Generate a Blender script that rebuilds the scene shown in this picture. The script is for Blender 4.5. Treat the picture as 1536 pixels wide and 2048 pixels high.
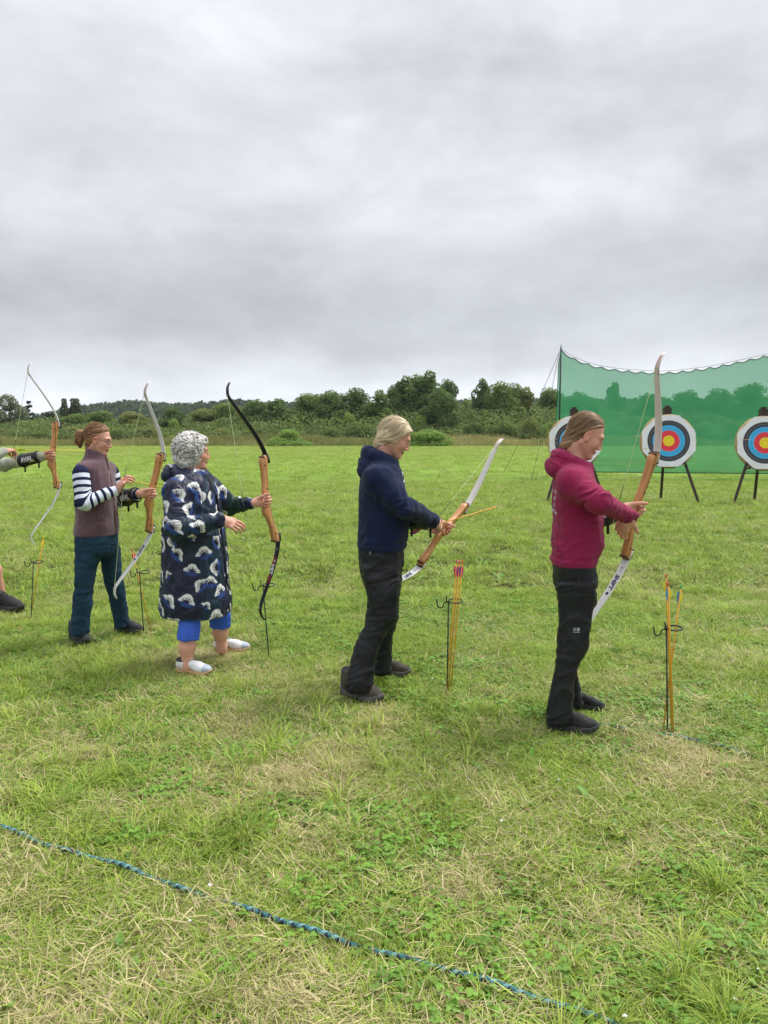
import bpy, math, random
import numpy as np
from mathutils import Vector, Matrix, Euler

for _o in list(bpy.data.objects):
    bpy.data.objects.remove(_o)
SC = bpy.context.scene
COL = SC.collection
R = math.radians

# ------------------------------------------------------------------ camera
F_PX, CAM_H, PITCH = 1540.0, 1.55, R(5.64)
cam_d = bpy.data.cameras.new('camera')
cam = bpy.data.objects.new('camera', cam_d)
COL.objects.link(cam)
cam.location = (0, 0, CAM_H)
cam.rotation_euler = (R(90) - PITCH, 0, 0)
cam_d.sensor_fit = 'HORIZONTAL'
cam_d.sensor_width = 36
cam_d.lens = 36 * F_PX / 1536
cam_d.clip_start = 0.05
cam_d.clip_end = 6000
SC.camera = cam

# ------------------------------------------------------------------ light and sky (overcast)
SUN_EL, SUN_AZ = R(58), R(60)          # azimuth from +Y towards +X
sun_d = bpy.data.lights.new('sun', 'SUN')
sun = bpy.data.objects.new('sun', sun_d)
COL.objects.link(sun)
sun_d.energy = 1.5
sun_d.angle = R(22)
sun_d.color = (1.0, 0.965, 0.91)
_dir = Vector((math.sin(SUN_AZ) * math.cos(SUN_EL), math.cos(SUN_AZ) * math.cos(SUN_EL), math.sin(SUN_EL)))
sun.rotation_euler = _dir.to_track_quat('Z', 'Y').to_euler()
sun.location = _dir * 60

W = bpy.data.worlds.new('World')
SC.world = W
W.use_nodes = True
nt = W.node_tree
nt.nodes.clear()


def N(nt, typ, **kw):
    n = nt.nodes.new(typ)
    for k, v in kw.items():
        if hasattr(n, k):
            setattr(n, k, v)
        else:
            n.inputs[k.replace('_', ' ')].default_value = v
    return n


def math_n(nt, op, a, b=None, c=None, clamp=False):
    n = nt.nodes.new('ShaderNodeMath')
    n.operation = op
    n.use_clamp = clamp
    for i, x in enumerate((a, b, c)):
        if x is None:
            continue
        if isinstance(x, (int, float)):
            n.inputs[i].default_value = x
        else:
            nt.links.new(x, n.inputs[i])
    return n.outputs[0]


def ramp(nt, fac, stops, interp='LINEAR'):
    n = nt.nodes.new('ShaderNodeValToRGB')
    n.color_ramp.interpolation = interp
    el = n.color_ramp.elements
    while len(el) > 1:
        el.remove(el[-1])
    el[0].position = stops[0][0]
    c = stops[0][1]
    el[0].color = (c[0], c[1], c[2], 1)
    for p, c in stops[1:]:
        e = el.new(p)
        e.color = (c[0], c[1], c[2], 1)
    nt.links.new(fac, n.inputs[0])
    return n.outputs[0]


def mixc(nt, fac, a, b, mode='MIX'):
    n = nt.nodes.new('ShaderNodeMix')
    n.data_type = 'RGBA'
    n.blend_type = mode
    n.clamp_factor = True
    for s, x in ((n.inputs[0], fac), (n.inputs[6], a), (n.inputs[7], b)):
        if isinstance(x, (int, float)):
            s.default_value = x
        elif isinstance(x, (tuple, list)):
            s.default_value = (x[0], x[1], x[2], 1)
        else:
            nt.links.new(x, s)
    return n.outputs[2]


def noise_n(nt, vec, scale, detail=4, rough=0.5, dist=0.0, dims='3D'):
    n = nt.nodes.new('ShaderNodeTexNoise')
    n.noise_dimensions = dims
    n.inputs['Scale'].default_value = scale
    n.inputs['Detail'].default_value = detail
    n.inputs['Roughness'].default_value = rough
    n.inputs['Distortion'].default_value = dist
    if vec is not None:
        nt.links.new(vec, n.inputs['Vector'])
    return n.outputs['Fac']


def build_world():
    tc = nt.nodes.new('ShaderNodeTexCoord')
    sep = nt.nodes.new('ShaderNodeSeparateXYZ')
    nt.links.new(tc.outputs['Generated'], sep.inputs[0])
    z = math_n(nt, 'MAXIMUM', sep.outputs[2], 0.0)
    den = math_n(nt, 'ADD', z, 0.24)
    cx = math_n(nt, 'DIVIDE', sep.outputs[0], den)
    cy = math_n(nt, 'DIVIDE', sep.outputs[1], den)
    cmb = nt.nodes.new('ShaderNodeCombineXYZ')
    nt.links.new(cx, cmb.inputs[0])
    nt.links.new(cy, cmb.inputs[1])
    cmb.inputs[2].default_value = 3.7
    big = noise_n(nt, cmb.outputs[0], 0.9, 3, 0.5, 0.5)
    mp = nt.nodes.new('ShaderNodeMapping')
    mp.inputs['Scale'].default_value = (1, 1, 2.0)
    nt.links.new(tc.outputs['Generated'], mp.inputs[0])
    mid = noise_n(nt, mp.outputs[0], 4.2, 8, 0.55, 0.35)
    fine = noise_n(nt, mp.outputs[0], 13.0, 6, 0.6, 0.3)
    s = math_n(nt, 'MULTIPLY', big, 0.30)
    s = math_n(nt, 'MULTIPLY_ADD', mid, 0.54, s)
    s = math_n(nt, 'MULTIPLY_ADD', fine, 0.16, s)
    s = math_n(nt, 'SUBTRACT', s, 0.5)
    # overcast luminance: pale haze at the skyline, a grey bank above, lighter overhead
    lum = ramp(nt, z, [(0.0, (.70,) * 3), (.05, (.66,) * 3), (.085, (.54,) * 3), (.13, (.40,) * 3), (.19, (.42,) * 3),
                       (.27, (.54,) * 3), (.36, (.50,) * 3), (.50, (.58,) * 3), (.75, (.90,) * 3), (1.0, (1.0,) * 3)], 'B_SPLINE')
    amp = math_n(nt, 'MULTIPLY_ADD', s, 1.5, 1.0)
    lum = math_n(nt, 'MULTIPLY', lum, amp)
    tint = ramp(nt, z, [(0, (.93, .99, 1.08)), (.1, (.97, .99, 1.055)), (.35, (.985, .99, 1.04)), (1, (1, 1, 1.02))])
    colr = mixc(nt, 1.0, tint, lum, 'MULTIPLY')
    bg = nt.nodes.new('ShaderNodeBackground')
    nt.links.new(colr, bg.inputs[0])
    bg.inputs[1].default_value = 0.68
    sky = nt.nodes.new('ShaderNodeTexSky')
    sky.sky_type = 'NISHITA'
    sky.sun_disc = False
    sky.sun_elevation = SUN_EL
    sky.sun_rotation = SUN_AZ
    bg2 = nt.nodes.new('ShaderNodeBackground')
    nt.links.new(sky.outputs[0], bg2.inputs[0])
    bg2.inputs[1].default_value = 0.1
    mx = nt.nodes.new('ShaderNodeMixShader')
    mx.inputs[0].default_value = 0.95
    nt.links.new(bg2.outputs[0], mx.inputs[1])
    nt.links.new(bg.outputs[0], mx.inputs[2])
    out = nt.nodes.new('ShaderNodeOutputWorld')
    nt.links.new(mx.outputs[0], out.inputs[0])


build_world()
VS = SC.view_settings
VS.view_transform = 'Standard'
VS.look = 'None'
VS.exposure = 1.15
VS.gamma = 1.0
VS.use_curve_mapping = False
SC.cycles.max_bounces = 8
SC.cycles.transparent_max_bounces = 24
SC.cycles.use_denoising = True

# ------------------------------------------------------------------ helpers
SPt, CPt = math.sin(PITCH), math.cos(PITCH)
CAM = np.array([0, 0, CAM_H])


def ray(px, py):
    cx = (px - 768) / F_PX
    cy = (1024 - py) / F_PX
    return np.array([cx, CPt + cy * SPt, -SPt + cy * CPt])


def at(px, py, Y):
    r = ray(px, py)
    return CAM + r * (Y / r[1])


def ground(px, py, z=0.0):
    r = ray(px, py)
    return CAM + r * ((z - CAM_H) / r[2])


def srgb(r, g, b):
    def f(c):
        c /= 255
        return c / 12.92 if c <= .04045 else ((c + .055) / 1.055) ** 2.4
    return (f(r), f(g), f(b))


def tag(o, label=None, cat=None, group=None, kind=None):
    if label:
        o['label'] = label
    if cat:
        o['category'] = cat
    if group:
        o['group'] = group
    if kind:
        o['kind'] = kind
    return o


def empty(name, loc=(0, 0, 0), rz=0):
    o = bpy.data.objects.new(name, None)
    o.empty_display_size = .1
    COL.objects.link(o)
    o.location = loc
    o.rotation_euler = (0, 0, rz)
    return o


def mk_mesh(name, V, F, attrs=None, smooth=True, mats=None, fmat=None):
    """V (n,3); F (m,k) array or list of tuples; attrs {name: (n,) or (n,3)}"""
    V = np.asarray(V, dtype=np.float32)
    me = bpy.data.meshes.new(name)
    if isinstance(F, np.ndarray):
        k = F.shape[1]
        me.vertices.add(len(V))
        me.vertices.foreach_set('co', V.ravel())
        me.loops.add(F.size)
        me.loops.foreach_set('vertex_index', F.astype(np.int32).ravel())
        me.polygons.add(len(F))
        me.polygons.foreach_set('loop_start', np.arange(0, F.size, k, dtype=np.int32))
        me.update(calc_edges=True)
    else:
        me.from_pydata([tuple(map(float, v)) for v in V], [], F)
        me.update()
    if smooth:
        me.polygons.foreach_set('use_smooth', np.ones(len(me.polygons), dtype=bool))
    if attrs:
        for an, av in attrs.items():
            av = np.asarray(av, dtype=np.float32)
            if av.ndim == 1:
                a = me.attributes.new(an, 'FLOAT', 'POINT')
                a.data.foreach_set('value', av)
            else:
                a = me.attributes.new(an, 'FLOAT_COLOR', 'POINT')
                a.data.foreach_set('color', np.hstack([av, np.ones((len(av), 1), np.float32)]).ravel())
    for m in (mats or []):
        me.materials.append(m)
    if fmat is not None:
        me.polygons.foreach_set('material_index', np.asarray(fmat, dtype=np.int32))
    return me


def obj(name, me, mat=None, parent=None):
    o = bpy.data.objects.new(name, me)
    COL.objects.link(o)
    if mat is not None and not me.materials:
        me.materials.append(mat)
    if parent is not None:
        o.parent = parent
    return o


class MB:
    """collects simple shapes into one mesh"""

    def __init__(s):
        s.V, s.F, s.n = [], [], 0

    def add(s, V, F):
        s.V.extend([tuple(v) for v in V])
        s.F.extend([tuple(i + s.n for i in f) for f in F])
        s.n += len(V)

    def tube(s, pts, r, n=8, cap=True):
        pts = [np.array(p, float) for p in pts]
        m = len(pts)
        rr = r if isinstance(r, (list, tuple, np.ndarray)) else [r] * m
        V, F = [], []
        up = None
        for i, p in enumerate(pts):
            t = pts[min(i + 1, m - 1)] - pts[max(i - 1, 0)]
            t /= np.linalg.norm(t) + 1e-9
            if up is None:
                up = np.array([0, 0, 1.]) if abs(t[2]) < .9 else np.array([1., 0, 0])
            a = np.cross(t, up)
            a /= np.linalg.norm(a) + 1e-9
            b = np.cross(a, t)
            up = b
            for k in range(n):
                an = 2 * math.pi * k / n
                V.append(p + rr[i] * (math.cos(an) * a + math.sin(an) * b))
        for i in range(m - 1):
            for k in range(n):
                k2 = (k + 1) % n
                F.append((i * n + k, (i + 1) * n + k, (i + 1) * n + k2, i * n + k2))
        if cap:
            F.append(tuple(range(n)))
            F.append(tuple((m - 1) * n + k for k in range(n))[::-1])
        s.add(V, F)
        return s

    def box(s, c, size, M=None):
        c = np.array(c, float)
        h = np.array(size, float) / 2
        V = []
        for sx in (-1, 1):
            for sy in (-1, 1):
                for sz in (-1, 1):
                    v = np.array([sx, sy, sz]) * h
                    if M is not None:
                        v = np.array(M) @ v
                    V.append(c + v)
        s.add(V, [(0, 1, 3, 2), (4, 6, 7, 5), (0, 4, 5, 1), (2, 3, 7, 6), (0, 2, 6, 4), (1, 5, 7, 3)])
        return s

    def build(s, name, mat, parent=None, smooth=True):
        me = mk_mesh(name, s.V, s.F, smooth=smooth)
        return obj(name, me, mat, parent)


def nrm(v):
    v = np.asarray(v, float)
    return v / (np.linalg.norm(v) + 1e-12)


# ---- numpy value noise
def vnoise(P, seed=0):
    P = np.asarray(P, np.float64)
    I = np.floor(P).astype(np.int64)
    f = P - I
    f = f * f * (3 - 2 * f)
    out = np.zeros(len(P))

    def h(ix, iy, iz):
        n = (ix * 374761393 + iy * 668265263 + iz * 2147483647 + seed * 1274126177) & 0xffffffff
        n = ((n ^ (n >> 13)) * 1274126177) & 0xffffffff
        n = (n ^ (n >> 16)) & 0xffff
        return n / 65535.0
    for dx in (0, 1):
        wx = f[:, 0] if dx else 1 - f[:, 0]
        for dy in (0, 1):
            wy = f[:, 1] if dy else 1 - f[:, 1]
            for dz in (0, 1):
                wz = f[:, 2] if dz else 1 - f[:, 2]
                out += wx * wy * wz * h(I[:, 0] + dx, I[:, 1] + dy, I[:, 2] + dz)
    return out


def fbm(P, oct=3, seed=0):
    s, a, t = 0, 1, 0
    for i in range(oct):
        s = s + a * vnoise(np.asarray(P) * (2 ** i) + 17.3 * i, seed + i)
        t += a
        a *= .5
    return s / t


# ---- signed distance shapes
def rc(P, a, b, ra, rb):
    a = np.asarray(a, np.float32)
    b = np.asarray(b, np.float32)
    ab = b - a
    t = np.clip(((P - a) @ ab) / (ab @ ab + 1e-12), 0, 1)
    d = P - a - t[:, None] * ab
    return np.sqrt((d * d).sum(1)) - (ra + (rb - ra) * t)


def ell(P, c, r):
    r = np.asarray(r, np.float32)
    q = P - np.asarray(c, np.float32)
    k0 = np.sqrt(((q / r) ** 2).sum(1))
    k1 = np.sqrt(((q / (r * r)) ** 2).sum(1)) + 1e-9
    return k0 * (k0 - 1) / k1


def smin(a, b, k):
    h = np.clip(.5 + .5 * (b - a) / k, 0, 1)
    return b * (1 - h) + a * h - k * h * (1 - h)


def smax(a, b, k):
    return -smin(-a, -b, k)


def pchip(xs, ys, xq):
    """smooth monotone interpolation"""
    xs = np.asarray(xs, float)
    ys = np.asarray(ys, float)
    hh = np.diff(xs)
    dl = np.diff(ys) / hh
    m = np.zeros(len(xs))
    m[0], m[-1] = dl[0], dl[-1]
    for i in range(1, len(xs) - 1):
        m[i] = 0 if dl[i - 1] * dl[i] <= 0 else 2 * dl[i - 1] * dl[i] / (dl[i - 1] + dl[i])
    i = np.clip(np.searchsorted(xs, xq) - 1, 0, len(xs) - 2)
    t = (xq - xs[i]) / hh[i]
    t = np.clip(t, 0, 1)
    h00 = 2 * t ** 3 - 3 * t ** 2 + 1
    h10 = t ** 3 - 2 * t ** 2 + t
    h01 = -2 * t ** 3 + 3 * t ** 2
    h11 = t ** 3 - t ** 2
    return h00 * ys[i] + h10 * hh[i] * m[i] + h01 * ys[i + 1] + h11 * hh[i] * m[i + 1]


class Loft:
    """stack of elliptical rings along z: rows (z, cx, cy, a, b)"""

    def __init__(s, rows, n=2.3):
        rows = sorted(rows)
        A = np.array(rows, float)
        s.z0, s.z1 = A[0, 0], A[-1, 0]
        s.zs = np.linspace(s.z0, s.z1, 160)
        s.t = [pchip(A[:, 0], A[:, i], s.zs) for i in range(1, 5)]
        s.n = n

    def __call__(s, P, rnd=0.012):
        z = P[:, 2]
        cx, cy, a, b = [np.interp(z, s.zs, t).astype(np.float32) for t in s.t]
        q = ((np.abs(P[:, 0] - cx) / a) ** s.n + (np.abs(P[:, 1] - cy) / b) ** s.n) ** (1 / s.n)
        d = (q - 1) * np.minimum(a, b)
        dz = np.maximum(s.z0 - z, z - s.z1)
        return smax(d, dz, rnd)


def chain(P, pts, rs, k=0.01):
    d = None
    for i in range(len(pts) - 1):
        e = rc(P, pts[i], pts[i + 1], rs[i], rs[i + 1])
        d = e if d is None else smin(d, e, k)
    return d


def iso(f, lo, hi, h):
    """surface nets on a block-sparse grid"""
    lo = np.asarray(lo, float)
    n = (np.ceil((np.asarray(hi, float) - lo) / h / 8).astype(int)) * 8
    D = np.ones(n, np.float32)
    nb = n // 8
    g = np.stack(np.meshgrid(*[np.arange(k) for k in nb], indexing='ij'), -1).reshape(-1, 3)
    c = (lo + (g * 8 + 3.5) * h).astype(np.float32)
    dc = f(c)
    near = np.abs(dc) < 8 * h * .95 + .01
    Db = D.reshape(nb[0], 8, nb[1], 8, nb[2], 8).transpose(0, 2, 4, 1, 3, 5).reshape(-1, 512).copy()
    Db[:] = np.where(dc < 0, -1, 1)[:, None]
    off = np.stack(np.meshgrid(*[np.arange(8)] * 3, indexing='ij'), -1).reshape(-1, 3)
    idx = np.nonzero(near)[0]
    for s in range(0, len(idx), 1500):
        ii = idx[s:s + 1500]
        P = (lo + (g[ii][:, None, :] * 8 + off[None]) * h).reshape(-1, 3).astype(np.float32)
        Db[ii] = f(P).reshape(-1, 512)
    D = Db.reshape(nb[0], nb[1], nb[2], 8, 8, 8).transpose(0, 3, 1, 4, 2, 5).reshape(n)
    D = np.ascontiguousarray(D)
    S = D < 0
    S[0] = S[-1] = False
    S[:, 0] = S[:, -1] = False
    S[:, :, 0] = S[:, :, -1] = False
    D = np.where(S, np.minimum(D, -1e-7), np.maximum(D, 1e-7))
    cnt = np.zeros(n - 1, np.int8)
    for dx in (0, 1):
        for dy in (0, 1):
            for dz in (0, 1):
                cnt += S[dx:n[0] - 1 + dx, dy:n[1] - 1 + dy, dz:n[2] - 1 + dz]
    act = (cnt > 0) & (cnt < 8)
    ijk = np.argwhere(act)
    idm = -np.ones(act.shape, np.int64)
    idm[act] = np.arange(len(ijk))
    acc = np.zeros((len(ijk), 3))
    w = np.zeros(len(ijk))
    cs = [np.array(c) for c in ((0, 0, 0), (1, 0, 0), (0, 1, 0), (1, 1, 0), (0, 0, 1), (1, 0, 1), (0, 1, 1), (1, 1, 1))]
    for i in range(8):
        for j in range(i + 1, 8):
            if np.abs(cs[i] - cs[j]).sum() != 1:
                continue
            a = ijk + cs[i]
            b = ijk + cs[j]
            d1 = D[a[:, 0], a[:, 1], a[:, 2]]
            d2 = D[b[:, 0], b[:, 1], b[:, 2]]
            m = (d1 < 0) != (d2 < 0)
            t = np.where(m, d1 / np.where(m, d1 - d2, 1), 0)
            acc += np.where(m[:, None], cs[i] + t[:, None] * (cs[j] - cs[i]), 0)
            w += m
    V = lo + (ijk + acc / w[:, None]) * h
    Fs = []
    for ax in range(3):
        sl1 = [slice(1, -1)] * 3
        sl2 = [slice(1, -1)] * 3
        sl1[ax] = slice(0, -1)
        sl2[ax] = slice(1, None)
        s1 = S[tuple(sl1)]
        s2 = S[tuple(sl2)]
        e = np.argwhere(s1 != s2)
        inside = s1[e[:, 0], e[:, 1], e[:, 2]]
        base = e + 1
        base[:, ax] -= 1
        u, v = (ax + 1) % 3, (ax + 2) % 3
        q = []
        for du, dv in ((-1, -1), (0, -1), (0, 0), (-1, 0)):
            c = base.copy()
            c[:, u] += du
            c[:, v] += dv
            q.append(idm[c[:, 0], c[:, 1], c[:, 2]])
        q = np.stack(q, 1)
        q[~inside] = q[~inside][:, ::-1]
        Fs.append(q)
    Fq = np.vstack(Fs)
    return V, Fq


def vnormals(V, F):
    a = V[F[:, 2]] - V[F[:, 0]]
    b = V[F[:, 3]] - V[F[:, 1]]
    n = np.cross(a, b)
    out = np.zeros_like(V)
    for i in range(4):
        np.add.at(out, F[:, i], n)
    return out / (np.linalg.norm(out, axis=1)[:, None] + 1e-12)


def join(parts):
    """parts: list of (V, F, col)"""
    Vs, Fs, Cs, n = [], [], [], 0
    for V, F, c in parts:
        Vs.append(V)
        Fs.append(F + n)
        Cs.append(c)
        n += len(V)
    return np.vstack(Vs), np.vstack(Fs), np.vstack(Cs)
USE_HAZE = True

# ------------------------------------------------------------------ materials
MATS = {}


def new_mat(name):
    m = bpy.data.materials.new(name)
    m.use_nodes = True
    t = m.node_tree
    b = t.nodes['Principled BSDF']
    MATS[name] = m
    return m, t, b


def plain(name, col, rough=.6, metal=0, var=.12, scale=30, bump=0.0, bscale=200, sheen=0, spec=.4):
    m, t, b = new_mat(name)
    tc = t.nodes.new('ShaderNodeTexCoord')
    f = noise_n(t, tc.outputs['Object'], scale, 4, .6)
    c = ramp(t, f, [(.25, tuple(x * (1 - var) for x in col)), (.75, tuple(min(1, x * (1 + var)) for x in col))])
    t.links.new(c, b.inputs['Base Color'])
    b.inputs['Roughness'].default_value = rough
    b.inputs['Metallic'].default_value = metal
    b.inputs['Specular IOR Level'].default_value = spec
    if sheen:
        b.inputs['Sheen Weight'].default_value = sheen
        b.inputs['Sheen Roughness'].default_value = .6
    if bump:
        bf = noise_n(t, tc.outputs['Object'], bscale, 3, .6)
        bn = t.nodes.new('ShaderNodeBump')
        bn.inputs['Strength'].default_value = bump
        bn.inputs['Distance'].default_value = .004
        t.links.new(bf, bn.inputs['Height'])
        t.links.new(bn.outputs[0], b.inputs['Normal'])
    return m


def attr_mat(name, attr='Col', rough=.6, spec=.3, sss=0.0, bump=0, bscale=250, sheen=0):
    m, t, b = new_mat(name)
    a = t.nodes.new('ShaderNodeAttribute')
    a.attribute_name = attr
    tc = t.nodes.new('ShaderNodeTexCoord')
    f = noise_n(t, tc.outputs['Object'], 60, 4, .6)
    v = math_n(t, 'MULTIPLY_ADD', f, .24, .88)
    c = mixc(t, 1.0, a.outputs['Color'], v, 'MULTIPLY')
    t.links.new(c, b.inputs['Base Color'])
    b.inputs['Roughness'].default_value = rough
    b.inputs['Specular IOR Level'].default_value = spec
    if sss:
        b.inputs['Subsurface Weight'].default_value = sss
        b.inputs['Subsurface Radius'].default_value = (.012, .005, .003)
        b.inputs['Subsurface Scale'].default_value = .6
    if sheen:
        b.inputs['Sheen Weight'].default_value = sheen
    if bump:
        bf = noise_n(t, tc.outputs['Object'], bscale, 3, .6)
        bn = t.nodes.new('ShaderNodeBump')
        bn.inputs['Strength'].default_value = bump
        bn.inputs['Distance'].default_value = .003
        t.links.new(bf, bn.inputs['Height'])
        t.links.new(bn.outputs[0], b.inputs['Normal'])
    return m


def wood_mat(name, c1, c2, c3):
    m, t, b = new_mat(name)
    tc = t.nodes.new('ShaderNodeTexCoord')
    mp = t.nodes.new('ShaderNodeMapping')
    mp.inputs['Scale'].default_value = (60, 60, 5)
    t.links.new(tc.outputs['Object'], mp.inputs[0])
    f = noise_n(t, mp.outputs[0], 1.4, 5, .62, .6)
    c = ramp(t, f, [(.28, c2), (.5, c1), (.74, c3)])
    # laminated stripe running along the riser
    sp = t.nodes.new('ShaderNodeSeparateXYZ')
    t.links.new(tc.outputs['Object'], sp.inputs[0])
    s = math_n(t, 'ABSOLUTE', math_n(t, 'SUBTRACT', sp.outputs[0], .043))
    s = math_n(t, 'LESS_THAN', s, .0028)
    c = mixc(t, math_n(t, 'MULTIPLY', s, .75), c, tuple(x * .25 for x in c2))
    t.links.new(c, b.inputs['Base Color'])
    b.inputs['Roughness'].default_value = .38
    return m


def foliage_mat(name):
    """leaf colour from the object's own colour and a per-leaf tint"""
    m, t, b = new_mat(name)
    oi = t.nodes.new('ShaderNodeObjectInfo')
    a = t.nodes.new('ShaderNodeAttribute')
    a.attribute_name = 'tint'
    tc = t.nodes.new('ShaderNodeTexCoord')
    f = noise_n(t, tc.outputs['Object'], .9, 3, .6)
    v = math_n(t, 'MULTIPLY_ADD', a.outputs['Fac'], .9, .50)
    v = math_n(t, 'MULTIPLY', v, math_n(t, 'MULTIPLY_ADD', f, .7, .65))
    c = mixc(t, 1.0, oi.outputs['Color'], v, 'MULTIPLY')
    c = mixc(t, math_n(t, 'MULTIPLY', a.outputs['Fac'], .35), c, mixc(t, 1.0, c, (1.35, 1.12, .7), 'MULTIPLY'))
    t.links.new(c, b.inputs['Base Color'])
    b.inputs['Roughness'].default_value = .6
    b.inputs['Specular IOR Level'].default_value = .25
    tr = t.nodes.new('ShaderNodeBsdfTranslucent')
    t.links.new(c, tr.inputs[0])
    mx = t.nodes.new('ShaderNodeMixShader')
    mx.inputs[0].default_value = .42
    t.links.new(b.outputs[0], mx.inputs[1])
    t.links.new(tr.outputs[0], mx.inputs[2])
    t.links.new(mx.outputs[0], t.nodes['Material Output'].inputs[0])
    return m


def grass_mat(name, green, gvar, dry, always=False):
    m, t, b = new_mat(name)
    a = t.nodes.new('ShaderNodeAttribute')
    a.attribute_name = 'tint'
    d = t.nodes.new('ShaderNodeAttribute')
    d.attribute_type = 'INSTANCER'
    d.attribute_name = 'dry'
    oi = t.nodes.new('ShaderNodeObjectInfo')
    k = t.nodes.new('ShaderNodeAttribute')
    k.attribute_name = 'rnd'
    g = mixc(t, a.outputs['Fac'], green, gvar)
    hv = math_n(t, 'MULTIPLY_ADD', oi.outputs['Random'], .5, .75)
    g = mixc(t, 1.0, g, hv, 'MULTIPLY')
    # a blade is straw coloured when its own random number lies under the dryness of its tuft
    isdry = math_n(t, 'LESS_THAN', k.outputs['Fac'], d.outputs['Fac'])
    dd = mixc(t, a.outputs['Fac'], dry, tuple(x * .6 for x in dry))
    c = mixc(t, isdry, g, dd)
    t.links.new(c, b.inputs['Base Color'])
    b.inputs['Roughness'].default_value = .5
    b.inputs['Specular IOR Level'].default_value = .3
    tr = t.nodes.new('ShaderNodeBsdfTranslucent')
    t.links.new(c, tr.inputs[0])
    mx = t.nodes.new('ShaderNodeMixShader')
    mx.inputs[0].default_value = .3
    t.links.new(b.outputs[0], mx.inputs[1])
    t.links.new(tr.outputs[0], mx.inputs[2])
    t.links.new(mx.outputs[0], t.nodes['Material Output'].inputs[0])
    return m


def field_mat():
    m, t, b = new_mat('field')
    tc = t.nodes.new('ShaderNodeTexCoord')
    sp = t.nodes.new('ShaderNodeSeparateXYZ')
    t.links.new(tc.outputs['Object'], sp.inputs[0])
    f1 = noise_n(t, tc.outputs['Object'], .35, 5, .6)
    f2 = noise_n(t, tc.outputs['Object'], 9, 6, .7)
    f3 = noise_n(t, tc.outputs['Object'], 70, 3, .7)
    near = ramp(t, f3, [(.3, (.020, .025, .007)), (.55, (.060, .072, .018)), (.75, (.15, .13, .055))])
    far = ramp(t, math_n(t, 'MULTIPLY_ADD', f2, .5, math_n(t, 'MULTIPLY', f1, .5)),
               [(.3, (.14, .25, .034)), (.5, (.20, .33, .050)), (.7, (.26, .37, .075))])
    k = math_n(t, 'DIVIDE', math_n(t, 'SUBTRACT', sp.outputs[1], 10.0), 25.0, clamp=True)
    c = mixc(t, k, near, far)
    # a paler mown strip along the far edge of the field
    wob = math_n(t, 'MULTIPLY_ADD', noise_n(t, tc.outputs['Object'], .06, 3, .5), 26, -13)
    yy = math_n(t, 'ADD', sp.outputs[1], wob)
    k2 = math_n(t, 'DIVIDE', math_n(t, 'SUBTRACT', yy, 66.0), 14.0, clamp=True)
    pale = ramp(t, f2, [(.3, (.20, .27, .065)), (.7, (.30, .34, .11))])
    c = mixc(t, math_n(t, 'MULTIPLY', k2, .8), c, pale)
    t.links.new(c, b.inputs['Base Color'])
    b.inputs['Roughness'].default_value = .9
    b.inputs['Specular IOR Level'].default_value = .1
    bn = t.nodes.new('ShaderNodeBump')
    bn.inputs['Strength'].default_value = .6
    bn.inputs['Distance'].default_value = .03
    t.links.new(f3, bn.inputs['Height'])
    t.links.new(bn.outputs[0], b.inputs['Normal'])
    return m


def net_mat():
    m, t, b = new_mat('netting')
    b.inputs['Base Color'].default_value = (.035, .27, .115, 1)
    b.inputs['Roughness'].default_value = .8
    b.inputs['Specular IOR Level'].default_value = .15
    tc = t.nodes.new('ShaderNodeTexCoord')
    f = noise_n(t, tc.outputs['Object'], 1.3, 4, .6)
    c = ramp(t, f, [(.3, (.07, .33, .17)), (.7, (.10, .40, .22))])
    t.links.new(c, b.inputs['Base Color'])
    tl = t.nodes.new('ShaderNodeBsdfTranslucent')
    tl.inputs[0].default_value = (.07, .40, .20, 1)
    m1 = t.nodes.new('ShaderNodeMixShader')
    m1.inputs[0].default_value = .45
    t.links.new(b.outputs[0], m1.inputs[1])
    t.links.new(tl.outputs[0], m1.inputs[2])
    tp = t.nodes.new('ShaderNodeBsdfTransparent')
    tp.inputs[0].default_value = (.85, 1, .92, 1)
    m2 = t.nodes.new('ShaderNodeMixShader')
    wv = t.nodes.new('ShaderNodeTexWave')
    wv.inputs['Scale'].default_value = 6
    wv.inputs['Distortion'].default_value = 2.5
    wv.bands_direction = 'X'
    t.links.new(tc.outputs['Object'], wv.inputs[0])
    t.links.new(math_n(t, 'MULTIPLY_ADD', wv.outputs['Fac'], -.04, .32), m2.inputs[0])
    t.links.new(m1.outputs[0], m2.inputs[1])
    t.links.new(tp.outputs[0], m2.inputs[2])
    t.links.new(m2.outputs[0], t.nodes['Material Output'].inputs[0])
    return m


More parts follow.
